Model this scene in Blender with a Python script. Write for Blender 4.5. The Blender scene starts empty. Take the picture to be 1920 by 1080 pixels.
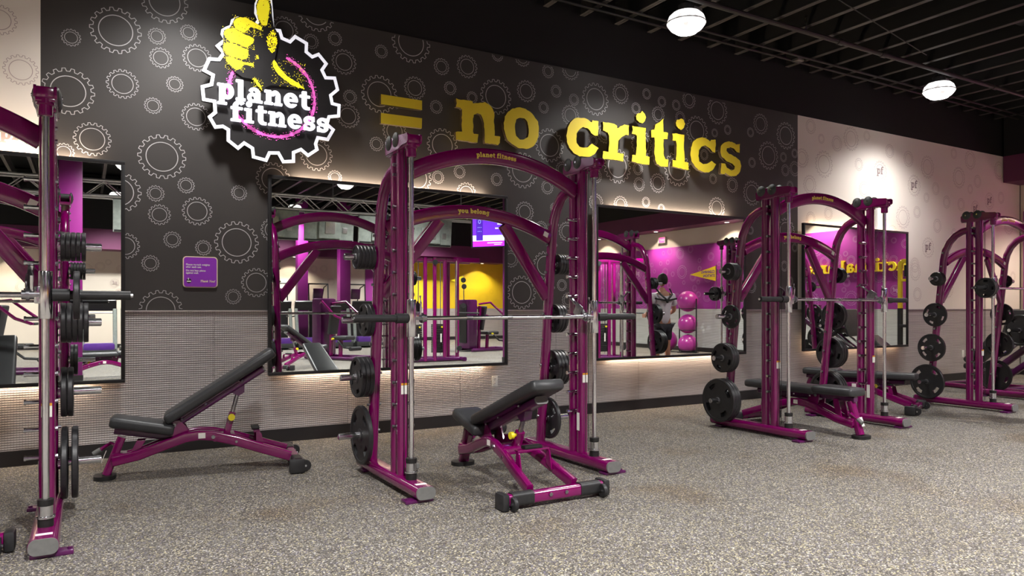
import bpy, bmesh, math, random
import numpy as np
from mathutils import Vector, Matrix
from mathutils.geometry import tessellate_polygon
PI = math.pi
rnd = random.Random(7)
COL = bpy.context.scene.collection
SC = bpy.context.scene

# ---------------------------------------------------------------- camera, world, exposure
cd = bpy.data.cameras.new('camera'); cam = bpy.data.objects.new('camera', cd); COL.objects.link(cam)
cd.sensor_width = 36.0; cd.lens = 36.0*1362/1920; cd.shift_y = 37/1920
cd.clip_start = .05; cd.clip_end = 120
cam.location = (0, -6.92, 1.25); cam.rotation_euler = (PI/2, 0, -math.radians(30.43))
SC.camera = cam
wd = bpy.data.worlds.new('world'); SC.world = wd; wd.use_nodes = True
wd.node_tree.nodes['Background'].inputs[0].default_value = (.9, .85, .9, 1)
wd.node_tree.nodes['Background'].inputs[1].default_value = .02
vs = SC.view_settings
vs.view_transform = 'Standard'; vs.look = 'None'; vs.gamma = 1; vs.use_curve_mapping = False
vs.exposure = 0.88
SC.cycles.max_bounces = 10; SC.cycles.diffuse_bounces = 4; SC.cycles.glossy_bounces = 6
SC.cycles.sample_clamp_indirect = 6.0
SC.cycles.caustics_reflective = False; SC.cycles.caustics_refractive = False
SC.cycles.use_denoising = True

LAMP_W = 620.0        # each high bay lamp
LAMP_GLOW = 2.2
LAMP_X = [-9.12, -4.17, .78, 5.73, 10.68]
LAMP_Y = [-.97, -6.2, -11.4, -16.6]

def add_light(name, kind, loc, energy, color=(1, 1, 1), **kw):
    l = bpy.data.lights.new(name, kind); l.energy = energy; l.color = color
    o = bpy.data.objects.new(name, l); COL.objects.link(o); o.location = loc
    rot = kw.pop('rot', None)
    for k, v in kw.items(): setattr(l, k, v)
    if rot: o.rotation_euler = rot
    return o
for ly in LAMP_Y:
    for lx in LAMP_X:
        add_light('high_bay_beam', 'SPOT', (lx, ly, 4.22), LAMP_W*(.29 if ly > -2 else 1.75 if ly > -8 else 1.3), (1, .98, .962), spot_size=math.radians(138),
                  spot_blend=.9, shadow_soft_size=.13)

# ---------------------------------------------------------------- materials
MATS = {}
def lin(c):
    return tuple(((v/255)/12.92 if v/255 <= .04045 else ((v/255+.055)/1.055)**2.4) for v in c)+(1,)
def mat(name, rgb, rough=.5, metal=0., coat=0., emit=0., spec=.5, emit_rgb=None):
    m = bpy.data.materials.new(name); m.use_nodes = True
    b = m.node_tree.nodes['Principled BSDF']
    b.inputs['Base Color'].default_value = lin(rgb); b.inputs['Roughness'].default_value = rough
    b.inputs['Metallic'].default_value = metal; b.inputs['Coat Weight'].default_value = coat
    b.inputs['Coat Roughness'].default_value = .08
    b.inputs['Specular IOR Level'].default_value = spec
    if emit:
        b.inputs['Emission Color'].default_value = lin(emit_rgb or rgb); b.inputs['Emission Strength'].default_value = emit
    MATS[name] = m
    return m
def noisy(m, scale, amount, rgb2, bump=0., detail=3., coord='Object'):
    """mottle the base colour with a second colour and add fine relief"""
    nt = m.node_tree; N = nt.nodes; L = nt.links; b = N['Principled BSDF']
    tc = N.new('ShaderNodeTexCoord'); no = N.new('ShaderNodeTexNoise')
    no.inputs['Scale'].default_value = scale; no.inputs['Detail'].default_value = detail
    L.new(tc.outputs[coord], no.inputs['Vector'])
    r = N.new('ShaderNodeMapRange'); r.inputs['From Min'].default_value = .35; r.inputs['From Max'].default_value = .7
    r.inputs['To Max'].default_value = amount
    L.new(no.outputs['Fac'], r.inputs['Value'])
    mx = N.new('ShaderNodeMix'); mx.data_type = 'RGBA'
    mx.inputs[6].default_value = b.inputs['Base Color'].default_value[:]; mx.inputs[7].default_value = lin(rgb2)
    L.new(r.outputs['Result'], mx.inputs[0]); L.new(mx.outputs[2], b.inputs['Base Color'])
    if bump:
        bp = N.new('ShaderNodeBump'); bp.inputs['Strength'].default_value = bump; bp.inputs['Distance'].default_value = .002
        L.new(no.outputs['Fac'], bp.inputs['Height']); L.new(bp.outputs['Normal'], b.inputs['Normal'])
    return m
M = MATS
noisy(mat('purple_metal', (118, 0, 84), .2, .0, .7, spec=.5), 9, .5, (104, 0, 76))
noisy(mat('purple_dark', (84, 14, 78), .3, .0, .4), 9, .5, (60, 10, 60))
noisy(mat('chrome', (215, 215, 218), .16, 1.0), 40, .5, (190, 190, 195))
noisy(mat('steel', (165, 165, 170), .3, 1.0), 40, .6, (120, 120, 125))
noisy(mat('rubber_black', (30, 30, 32), .5), 30, .5, (44, 44, 45), .2)
noisy(mat('plate_rubber', (36, 36, 38), .38), 60, .5, (50, 50, 52), .3)
noisy(mat('vinyl_black', (48, 49, 51), .42), 220, .5, (62, 63, 64), .25)
noisy(mat('cap_grey', (110, 110, 108), .5), 40, .4, (90, 90, 88))
noisy(mat('black_paint', (24, 23, 24), .45), 15, .4, (34, 33, 34))
noisy(mat('dark_grey', (62, 64, 64), .5), 15, .5, (46, 48, 48))
noisy(mat('silver_plastic', (168, 176, 170), .4, .2), 12, .5, (120, 132, 124))
noisy(mat('aluminium', (205, 203, 203), .3, .8), 30, .4, (170, 168, 168))
noisy(mat('yellow_plastic', (232, 214, 40), .4), 20, .3, (212, 190, 30))
noisy(mat('yellow_paint', (238, 208, 40), .5), 3, .4, (226, 192, 30), .1)
noisy(mat('cord_black', (18, 18, 18), .5), 30, .4, (30, 30, 30))
noisy(mat('white_label', (236, 232, 226), .5), 60, .2, (215, 212, 205))
noisy(mat('orange_label', (222, 150, 40), .5), 60, .2, (205, 130, 30))
noisy(mat('white_plastic', (228, 226, 220), .4), 40, .2, (212, 210, 204))
noisy(mat('letter_yellow', (255, 230, 60), .45, emit=.0), 2.5, .5, (248, 214, 40))
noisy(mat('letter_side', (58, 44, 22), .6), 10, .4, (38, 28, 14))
noisy(mat('arch_print', (236, 210, 90), .5), 30, .3, (220, 190, 70))
noisy(mat('sign_black', (27, 25, 26), .5), 6, .6, (38, 36, 37))
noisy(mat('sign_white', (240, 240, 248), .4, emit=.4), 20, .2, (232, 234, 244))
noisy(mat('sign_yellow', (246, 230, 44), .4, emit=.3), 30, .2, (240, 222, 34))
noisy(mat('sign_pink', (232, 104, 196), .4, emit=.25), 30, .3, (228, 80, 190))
noisy(mat('print_line', (200, 198, 198), .6), 2.0, .8, (165, 163, 162))
noisy(mat('print_pale', (168, 150, 150), .7), 1.2, .8, (190, 172, 165))
noisy(mat('print_pf', (140, 122, 122), .7), 2.0, .5, (158, 140, 138))
noisy(mat('print_lilac', (214, 170, 214), .6), 2.0, .6, (180, 120, 186))
noisy(mat('print_ochre', (212, 178, 30), .6), 2.0, .6, (222, 190, 40))
noisy(mat('notice_purple', (150, 52, 190), .45), 8, .4, (134, 44, 176))
noisy(mat('notice_rim', (240, 222, 190), .5), 20, .3, (226, 206, 170))
noisy(mat('ball_purple', (168, 50, 140), .3, coat=.3), 6, .4, (150, 38, 124))
noisy(mat('shirt_white', (225, 214, 224), .8), 12, .5, (205, 194, 206), .3)
noisy(mat('shorts_black', (32, 28, 38), .8), 20, .5, (44, 40, 50), .3)
noisy(mat('skin', (186, 132, 108), .55), 12, .4, (172, 116, 94))
noisy(mat('hair', (38, 28, 22), .7), 60, .6, (22, 16, 12), .4)
noisy(mat('console_purple', (98, 52, 150), .4), 10, .4, (80, 40, 130))
noisy(mat('exit_pink', (255, 60, 120), .4, emit=1.5), 10, .2, (255, 40, 100))
noisy(mat('warm_glow', (255, 236, 205), .4, emit=9.0), 10, .2, (255, 226, 190))
mat('led_strip', (255, 214, 170), .4, emit=4.0)
mat('lamp_glass', (255, 252, 250), .2, emit=LAMP_GLOW)
mat('lamp_lens', (255, 253, 252), .2, emit=LAMP_GLOW*4)
def prism_glass():       # moulded ribs vary the glow of the lower glass
    nt = MATS['lamp_glass'].node_tree; N = nt.nodes; L = nt.links; tc = N.new('ShaderNodeTexCoord')
    w = N.new('ShaderNodeTexNoise'); w.inputs['Scale'].default_value = 14; L.new(tc.outputs['Object'], w.inputs['Vector'])
    r = N.new('ShaderNodeMapRange'); r.inputs['From Min'].default_value = .35; r.inputs['From Max'].default_value = .65; r.inputs['To Min'].default_value = .38; r.inputs['To Max'].default_value = 1.3
    L.new(w.outputs['Fac'], r.inputs['Value']); L.new(r.outputs['Result'], N['Principled BSDF'].inputs['Emission Strength'])
prism_glass()
noisy(mat('lamp_band', (120, 118, 118), .4), 30, .3, (90, 88, 88))
noisy(mat('pipe_dark', (44, 42, 41), .5), 8, .5, (34, 32, 31))
noisy(mat('joist_black', (11, 10, 11), .7), 5, .6, (16, 15, 15))
noisy(mat('flange_grey', (84, 80, 79), .5), 5, .8, (50, 48, 47))
noisy(mat('deck_black', (8, 8, 8), .8), 3, .5, (12, 12, 12))
noisy(mat('mural_dark', (68, 65, 63), .48, spec=.4), 1.4, .6, (58, 55, 54), .05)
noisy(mat('mural_pale', (236, 228, 218), .6), 1.2, .6, (229, 219, 207), .05)
noisy(mat('wall_black', (13, 11, 12), .8), 1.2, .6, (18, 16, 17), .1)
noisy(mat('wall_cream', (226, 214, 200), .6), 1.2, .5, (216, 204, 190), .05)
noisy(mat('wall_purple', (158, 48, 150), .55), 1.2, .5, (142, 40, 138), .05)
noisy(mat('wall_yellow', (240, 204, 36), .55), 1.2, .5, (228, 190, 28), .05)
noisy(mat('soffit_purple', (96, 34, 74), .6), 1.2, .5, (84, 28, 64))
noisy(mat('column_purple', (112, 22, 98), .4), 1.2, .5, (100, 18, 90))
noisy(mat('baseboard_black', (34, 32, 34), .4), 4, .5, (46, 43, 44))
mm = mat('mirror_glass', (236, 240, 238), .0, 1.0); mm.node_tree.nodes['Principled BSDF'].inputs['Roughness'].default_value = 0.0
noisy(mat('glass_dark', (20, 22, 26), .1, coat=.5), 4, .3, (26, 28, 32))

def screen_mat(name, rgb, e):
    return mat(name, rgb, .3, emit=e)
screen_mat('screen_blue', (96, 40, 224), 1.1); screen_mat('screen_violet', (164, 40, 226), 1.1)
screen_mat('screen_pale', (205, 205, 250), 1.1); screen_mat('screen_line', (130, 150, 245), 1.1); screen_mat('screen_navy', (64, 30, 150), 1.0)

def floor_material():
    m = mat('floor_rubber', (120, 112, 104), .62, spec=.35); nt = m.node_tree; N = nt.nodes; L = nt.links; b = N['Principled BSDF']
    tc = N.new('ShaderNodeTexCoord')
    v = N.new('ShaderNodeTexVoronoi'); v.inputs['Scale'].default_value = 150; L.new(tc.outputs['Object'], v.inputs['Vector'])
    sep = N.new('ShaderNodeSeparateColor'); L.new(v.outputs['Color'], sep.inputs[0])
    cr = N.new('ShaderNodeValToRGB'); e = cr.color_ramp; e.interpolation = 'CONSTANT'
    stops = [(0, (63, 59, 55)), (.2, (86, 83, 78)), (.38, (110, 106, 100)), (.56, (134, 129, 123)), (.70, (74, 69, 65)), (.79, (182, 173, 140)),
             (.86, (190, 188, 182)), (.91, (101, 98, 119)), (.95, (50, 46, 44))]
    e.elements[0].position = 0; e.elements[0].color = lin(stops[0][1])
    e.elements[1].position = stops[1][0]; e.elements[1].color = lin(stops[1][1])
    for p, c in stops[2:]:
        x = e.elements.new(p); x.color = lin(c)
    L.new(sep.outputs[0], cr.inputs[0])
    n2 = N.new('ShaderNodeTexNoise'); n2.inputs['Scale'].default_value = .55; n2.inputs['Detail'].default_value = 2
    L.new(tc.outputs['Object'], n2.inputs['Vector'])
    r = N.new('ShaderNodeMapRange'); r.inputs['From Min'].default_value = .3; r.inputs['From Max'].default_value = .75; r.inputs['To Max'].default_value = .4
    L.new(n2.outputs['Fac'], r.inputs['Value'])
    mx = N.new('ShaderNodeMix'); mx.data_type = 'RGBA'; mx.blend_type = 'MULTIPLY'; mx.inputs[7].default_value = lin((216, 208, 196))
    L.new(r.outputs['Result'], mx.inputs[0]); L.new(cr.outputs['Color'], mx.inputs[6])
    # tan scuffs worn into the rubber
    n3 = N.new('ShaderNodeTexNoise'); n3.inputs['Scale'].default_value = 1.1; n3.inputs['Detail'].default_value = 3; L.new(tc.outputs['Object'], n3.inputs['Vector'])
    r3 = N.new('ShaderNodeMapRange'); r3.inputs['From Min'].default_value = .56; r3.inputs['From Max'].default_value = .72; r3.inputs['To Max'].default_value = .55
    L.new(n3.outputs['Fac'], r3.inputs['Value'])
    m3 = N.new('ShaderNodeMix'); m3.data_type = 'RGBA'; m3.blend_type = 'MULTIPLY'; m3.inputs[7].default_value = lin((214, 188, 152))
    L.new(r3.outputs['Result'], m3.inputs[0]); L.new(mx.outputs[2], m3.inputs[6]); L.new(m3.outputs[2], b.inputs['Base Color'])
    bp = N.new('ShaderNodeBump'); bp.inputs['Strength'].default_value = .35; bp.inputs['Distance'].default_value = .002
    L.new(sep.outputs[1], bp.inputs['Height']); L.new(bp.outputs['Normal'], b.inputs['Normal'])
floor_material()

def weave_material(name, axis, rgb=(206, 199, 197), dark=(80, 73, 72)):
    """pressed metal laminate: small cushions about 18 mm apart in rows"""
    m = mat(name, rgb, .45, .25); nt = m.node_tree; N = nt.nodes; L = nt.links; b = N['Principled BSDF']
    tc = N.new('ShaderNodeTexCoord'); sx = N.new('ShaderNodeSeparateXYZ'); L.new(tc.outputs['Object'], sx.inputs[0])
    def mth(op, a, bb=None):
        q = N.new('ShaderNodeMath'); q.operation = op
        for i, s in enumerate((a, bb)):
            if s is None: continue
            if isinstance(s, (int, float)): q.inputs[i].default_value = s
            else: L.new(s, q.inputs[i])
        return q.outputs[0]
    fz = mth('FRACT', mth('DIVIDE', sx.outputs['Z'], .0185)); fx = mth('FRACT', mth('DIVIDE', sx.outputs[axis], .0195))
    hz = mth('SUBTRACT', 1, mth('ABSOLUTE', mth('SUBTRACT', mth('MULTIPLY', fz, 2), 1)))
    hx = mth('SUBTRACT', 1, mth('ABSOLUTE', mth('SUBTRACT', mth('MULTIPLY', fx, 2), 1)))
    h = mth('MINIMUM', mth('MULTIPLY', hz, 1.3), mth('ADD', mth('MULTIPLY', hx, 2.6), .12)); h = mth('MINIMUM', h, .8)
    no = N.new('ShaderNodeTexNoise'); no.inputs['Scale'].default_value = 3; no.inputs['Detail'].default_value = 4; L.new(tc.outputs['Object'], no.inputs['Vector'])
    # streaky tone from sheet to sheet
    mp = N.new('ShaderNodeMapping'); mp.inputs['Scale'].default_value = (.6, .6, 14); L.new(tc.outputs['Object'], mp.inputs[0])
    n3 = N.new('ShaderNodeTexNoise'); n3.inputs['Scale'].default_value = 2.2; n3.inputs['Detail'].default_value = 3; L.new(mp.outputs[0], n3.inputs['Vector'])
    mx = N.new('ShaderNodeMix'); mx.data_type = 'RGBA'; mx.inputs[6].default_value = lin(dark); mx.inputs[7].default_value = lin(rgb)
    f = mth('MULTIPLY', mth('ADD', h, .15), mth('ADD', n3.outputs['Fac'], .6))
    L.new(f, mx.inputs[0]); L.new(mx.outputs[2], b.inputs['Base Color'])
    bp = N.new('ShaderNodeBump'); bp.inputs['Strength'].default_value = .8; bp.inputs['Distance'].default_value = .004
    L.new(h, bp.inputs['Height']); L.new(bp.outputs['Normal'], b.inputs['Normal'])
weave_material('weave', 'X'); weave_material('weave_y', 'Y', (214, 218, 218))

# ---------------------------------------------------------------- mesh helpers
class MB:
    def __init__(s): s.v = []; s.f = []
    def add(s, vs, fs):
        n = len(s.v); s.v += [tuple(x) for x in vs]; s.f += [tuple(i+n for i in f) for f in fs]; return s
    def box(s, c, size, rot=None, ch=0.):
        hx, hy, hz = size[0]/2, size[1]/2, size[2]/2
        if ch > 0:
            ch = min(ch, hx*.9, hy*.9, hz*.9); vs = []
            bm = bmesh.new(); bmesh.ops.create_cube(bm, size=1)
            for v in bm.verts: v.co = Vector((v.co.x*2*hx, v.co.y*2*hy, v.co.z*2*hz))
            bmesh.ops.bevel(bm, geom=bm.edges[:], offset=ch, segments=2, affect='EDGES', profile=.6)
            bm.verts.index_update(); vs = [v.co.copy() for v in bm.verts]; fs = [tuple(v.index for v in f.verts) for f in bm.faces]; bm.free()
        else:
            vs = [Vector((x*hx, y*hy, z*hz)) for x in (-1, 1) for y in (-1, 1) for z in (-1, 1)]
            fs = [(0, 1, 3, 2), (4, 6, 7, 5), (0, 4, 5, 1), (2, 3, 7, 6), (0, 2, 6, 4), (1, 5, 7, 3)]
        R = Matrix.Identity(3)
        if rot is not None: R = rot if isinstance(rot, Matrix) else Matrix.Rotation(rot[2], 3, 'Z') @ Matrix.Rotation(rot[1], 3, 'Y') @ Matrix.Rotation(rot[0], 3, 'X')
        c = Vector(c)
        return s.add([R@v+c for v in vs], fs)
    def sweep(s, path, prof, up=(0, 0, 1), cap=True, closed=False, scale=None):
        P = [Vector(p) for p in path]; up = Vector(up); k = len(prof); vs = []; fs = []
        for i, p in enumerate(P):
            if closed: t = P[(i+1) % len(P)]-P[i-1]
            else: t = P[min(i+1, len(P)-1)]-P[max(i-1, 0)]
            t.normalize(); sd = t.cross(up)
            if sd.length < 1e-4: sd = t.cross(Vector((0, 1, 0)) if abs(up.z) > .5 else Vector((0, 0, 1)))
            sd.normalize(); n = sd.cross(t); q = scale[i] if scale else 1
            vs += [p+sd*(a*q)+n*(b*q) for a, b in prof]
        m = len(P)
        for i in range(m if closed else m-1):
            j = (i+1) % m
            for a in range(k): b = (a+1) % k; fs.append((i*k+a, i*k+b, j*k+b, j*k+a))
        if cap and not closed: fs += [tuple(range(k))[::-1], tuple((m-1)*k+a for a in range(k))]
        return s.add(vs, fs)
    def tube(s, path, r, n=12, up=(0, 0, 1), closed=False):
        return s.sweep(path, [(r*math.cos(2*PI*i/n), r*math.sin(2*PI*i/n)) for i in range(n)], up, closed=closed)
    def cone(s, a, b, r1, r2, n=16):
        return s.sweep([a, b], [(math.cos(2*PI*i/n), math.sin(2*PI*i/n)) for i in range(n)], scale=[r1, r2])
    def lathe(s, prof, c=(0, 0, 0), axis='Z', n=32, ring=False):
        """prof: (radius, height) pairs, closed by discs at both ends, or round into a ring"""
        c = Vector(c); vs = []; fs = []; k = len(prof)
        for i in range(n):
            a = 2*PI*i/n
            for r, h in prof:
                x, y = r*math.cos(a), r*math.sin(a)
                v = {'Z': (x, y, h), 'X': (h, x, y), 'Y': (x, h, y)}[axis]; vs.append(c+Vector(v))
        for i in range(n):
            j = (i+1) % n
            for a in range(k-1): fs.append((i*k+a, j*k+a, j*k+a+1, i*k+a+1))
        if ring: fs += [(i*k+k-1, ((i+1) % n)*k+k-1, ((i+1) % n)*k, i*k) for i in range(n)]
        else: fs.append(tuple(i*k for i in range(n))[::-1]); fs.append(tuple(i*k+k-1 for i in range(n)))
        return s.add(vs, fs)
    def prism(s, loops, fn, d0, d1):
        """loops of 2D points (first outer, others holes); fn(u, v, d) gives the 3D point"""
        tri = tessellate_polygon([[Vector((u, v, 0)) for u, v in L] for L in loops]); flat = [p for L in loops for p in L]; n = len(flat)
        vs = [fn(u, v, d0) for u, v in flat]+[fn(u, v, d1) for u, v in flat]
        fs = [tuple(t) for t in tri]+[tuple(i+n for i in t[::-1]) for t in tri]
        o = 0
        for L in loops:
            m = len(L)
            for i in range(m): j = (i+1) % m; fs.append((o+i, o+j, o+n+j, o+n+i))
            o += m
        return s.add(vs, fs)
    def build(s, name, m, parent=None, smooth=True, angle=35, loc=None):
        me = bpy.data.meshes.new(name); me.from_pydata(s.v, [], s.f)
        bm = bmesh.new(); bm.from_mesh(me); bmesh.ops.recalc_face_normals(bm, faces=bm.faces[:]); bm.to_mesh(me); bm.free()
        me.materials.append(M[m] if isinstance(m, str) else m)
        if smooth:
            me.shade_smooth(); me.set_sharp_from_angle(angle=math.radians(angle))
        o = bpy.data.objects.new(name, me); COL.objects.link(o)
        if parent: o.parent = parent
        if loc is not None: o.location = loc
        return o
def rr(w, h, r, n=4):
    r = min(r, w/2-1e-4, h/2-1e-4); out = []
    for cx, cy, a0 in ((w/2-r, h/2-r, 0), (-w/2+r, h/2-r, 90), (-w/2+r, -h/2+r, 180), (w/2-r, -h/2+r, 270)):
        for i in range(n+1):
            a = math.radians(a0+90*i/n); out.append((cx+r*math.cos(a), cy+r*math.sin(a)))
    return out
def tag(o, label=None, cat=None, group=None, kind=None):
    if label: o['label'] = label
    if cat: o['category'] = cat
    if group: o['group'] = group
    if kind: o['kind'] = kind
    return o
def empty(name, loc, rz=0, label=None, cat=None, group=None):
    o = bpy.data.objects.new(name, None); COL.objects.link(o); o.location = loc; o.rotation_euler = (0, 0, rz); o.empty_display_size = .2
    return tag(o, label, cat, group)
def copy_tree(o, parent=None):
    c = o.copy(); COL.objects.link(c)
    if parent: c.parent = parent
    for ch in list(o.children): copy_tree(ch, c)
    return c
def arc(c, r, a0, a1, n, fn):
    return [fn(c[0]+r*math.cos(math.radians(a0+(a1-a0)*i/n)), c[1]+r*math.sin(math.radians(a0+(a1-a0)*i/n))) for i in range(n+1)]
def struct(name, mb, m, parent=None, **k):
    o = mb.build(name, m, parent, **k)
    if not parent: o['kind'] = 'structure'
    return o

# ---------------------------------------------------------------- slab lettering: glyphs as unions of boxes, rings and strokes, meshed on a grid
GL = {
 'l': (.70, [('b', .15, 0, .49, 1.42), ('b', 0, 1.25, .49, 1.42), ('b', 0, 0, .64, .17)]),
 'i': (.70, [('b', .15, 0, .49, 1), ('b', 0, .83, .49, 1), ('b', 0, 0, .64, .17), ('r', .32, 1.3, .2, .19, 0, 0, 0, 360)]),
 'n': (1.3, [('b', .13, 0, .47, 1), ('b', 0, .83, .47, 1), ('b', 0, 0, .6, .17), ('b', .78, 0, 1.12, .62), ('b', .68, 0, 1.25, .17), ('r', .76, .6, .36, .42, .06, .2, 0, 180)]),
 't': (.80, [('b', .17, .25, .51, 1.28), ('b', 0, .83, .76, 1), ('r', .5, .32, .33, .34, .02, .14, 180, 300), ('b', .45, -.02, .74, .18)]),
 'a': (1.1, [('r', .37, .31, .37, .33, .1, .14, 0, 360), ('b', .55, 0, .89, .66), ('r', .47, .6, .42, .42, .12, .23, 0, 158), ('b', .55, 0, 1.04, .17)]),
 'e': (1.06, [('r', .5, .5, .5, .52, .17, .28, 0, 360), ('b', .15, .43, .98, .58), ('-', .55, .26, 1.2, .43)]),
 'f': (.84, [('b', .15, 0, .49, 1.1), ('r', .6, 1.06, .45, .38, .11, .17, 35, 180), ('b', 0, .83, .8, 1), ('b', 0, 0, .68, .17)]),
 's': (.92, [('r', .42, .71, .4, .31, .12, .11, 20, 270), ('r', .42, .3, .42, .32, .12, .11, -160, 90), ('b', .6, .64, .8, 1), ('b', .02, 0, .2, .38)]),
 'p': (1.16, [('b', .13, -.4, .47, 1), ('b', 0, .83, .47, 1), ('b', 0, -.42, .64, -.25), ('r', .66, .5, .44, .52, .12, .3, 0, 360)]),
 'b': (1.16, [('b', .13, 0, .47, 1.42), ('b', 0, 1.25, .47, 1.42), ('r', .66, .5, .44, .52, .12, .3, 0, 360)]),
 'o': (1.08, [('r', .5, .5, .5, .52, .17, .28, 0, 360)]),
 'c': (1.0, [('r', .5, .5, .5, .52, .17, .28, 42, 318), ('b', .72, .62, .9, 1)]),
 'u': (1.3, [('b', .13, .4, .47, 1), ('b', 0, .83, .47, 1), ('b', .75, 0, 1.09, 1), ('b', .62, .83, 1.09, 1), ('b', .75, 0, 1.22, .17), ('r', .56, .42, .43, .44, .09, .22, 180, 360)]),
 'y': (1.16, [('l', .28, .95, .66, .12, .17), ('l', .95, .95, .48, -.3, .14), ('b', 0, .83, .56, 1), ('b', .72, .83, 1.18, 1), ('b', .1, -.42, .56, -.2)]),
 'g': (1.1, [('r', .46, .56, .44, .46, .14, .24, 0, 360), ('b', .6, -.1, .93, 1), ('b', .6, .83, 1.06, 1), ('r', .47, -.08, .46, .34, .13, .14, 180, 360)]),
 'r': (.98, [('b', .13, 0, .47, 1), ('b', 0, .83, .47, 1), ('b', 0, 0, .68, .17), ('r', .72, .6, .4, .42, .1, .2, 25, 180)]),
}
GC = {}
def glyph(ch, res=22, fat=0.0):
    """(triangles and quads filling the glyph, boundary segments) in x-height units"""
    key = (ch, res, fat)
    if key in GC: return GC[key]
    adv, prims = GL[ch]; x0, x1, y0, y1 = -.12, adv+.12, -.56, 1.62
    nx = int((x1-x0)*res)+1; ny = int((y1-y0)*res)+1
    X, Y = np.meshgrid(np.linspace(x0, x1, nx), np.linspace(y0, y1, ny)); D = np.full(X.shape, -9.)
    for p in prims:
        if p[0] in 'b-':
            d = np.minimum(np.minimum(X-p[1], p[3]-X), np.minimum(Y-p[2], p[4]-Y))
            D = np.minimum(D, -d) if p[0] == '-' else np.maximum(D, d)
        elif p[0] == 'r':
            _, cx, cy, rx, ry, ix, iy, a0, a1 = p
            q = np.hypot((X-cx)/rx, (Y-cy)/ry); d = (1-q)*min(rx, ry)
            if ix > 0: d = np.minimum(d, (np.hypot((X-cx)/ix, (Y-cy)/iy)-1)*min(ix, iy))
            if a1-a0 < 360:
                an = (np.degrees(np.arctan2(Y-cy, X-cx))-a0) % 360
                d = np.where(an <= a1-a0, d, -.5)
            D = np.maximum(D, d)
        else:
            _, ax, ay, bx, by, w = p; t = np.clip(((X-ax)*(bx-ax)+(Y-ay)*(by-ay))/((bx-ax)**2+(by-ay)**2), 0, 1)
            D = np.maximum(D, w-np.hypot(X-ax-t*(bx-ax), Y-ay-t*(by-ay)))
    D = D+fat
    vid = {}; V = []; F = []
    def pt(k, x, y):
        if k not in vid: vid[k] = len(V); V.append((x, y))
        return vid[k]
    def edge(i, j, i2, j2):
        a, b = D[j, i], D[j2, i2]; t = a/(a-b); t = min(max(t, .02), .98)
        k = ('e', min((i, j), (i2, j2)), max((i, j), (i2, j2)))
        return pt(k, X[j, i]+t*(X[j2, i2]-X[j, i]), Y[j, i]+t*(Y[j2, i2]-Y[j, i]))
    for j in range(ny-1):
        i = 0
        while i < nx-1:
            cs = ((i, j), (i+1, j), (i+1, j+1), (i, j+1)); ins = [D[b, a] > 0 for a, b in cs]
            if all(ins):
                F.append(tuple(pt(c, X[c[1], c[0]], Y[c[1], c[0]]) for c in cs))
            elif any(ins):
                poly = []
                for q in range(4):
                    a, b = cs[q], cs[(q+1) % 4]
                    if ins[q]: poly.append(pt(a, X[a[1], a[0]], Y[a[1], a[0]]))
                    if ins[q] != ins[(q+1) % 4]: poly.append(edge(*a, *b))
                if len(poly) >= 3: F.append(tuple(poly))
            i += 1
    cnt = {}
    for f in F:
        for a, b in zip(f, f[1:]+f[:1]): cnt[(a, b)] = 1
    B = [(a, b) for a, b in cnt if (b, a) not in cnt]
    GC[key] = (adv, V, F, B); return GC[key]
def lettering(mb, text, h, fn, track=.06, res=22, fat=0., depth=0.):
    """h is the x-height; fn(u, v, d) maps metres along the line, above it, and proud of it"""
    x = 0.
    for ch in text:
        if ch == ' ': x += .55*h; continue
        adv, V, F, B = glyph(ch, res, fat)
        vs = [fn(x+u*h, v*h, depth) for u, v in V]; fs = list(F)
        if depth > 0:
            n = len(vs); vs += [fn(x+u*h, v*h, 0) for u, v in V]; fs += [(a, b, b+n, a+n) for a, b in B]
        mb.add(vs, fs); x += (adv+track)*h
    return x
def text_width(text, h, track=.06): return sum(.55*h if c == ' ' else (GL[c][0]+track)*h for c in text)
def plain_text(name, body, size, loc, rot, m, parent=None, align='LEFT', bold=0.0, shear=0., yscale=1.):
    c = bpy.data.curves.new(name, 'FONT'); c.body = body; c.size = size; c.align_x = align; c.offset = bold; c.shear = shear; c.extrude = .0004
    c.materials.append(M[m]); c.resolution_u = 3
    o = bpy.data.objects.new(name, c); COL.objects.link(o); o.location = loc; o.rotation_euler = rot
    bpy.context.view_layer.update()
    me = bpy.data.meshes.new_from_object(o.evaluated_get(bpy.context.evaluated_depsgraph_get())); me.name = name
    bpy.data.objects.remove(o); n = bpy.data.objects.new(name, me); COL.objects.link(n); n.location = loc; n.rotation_euler = rot
    if parent: n.parent = parent
    return n

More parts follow.
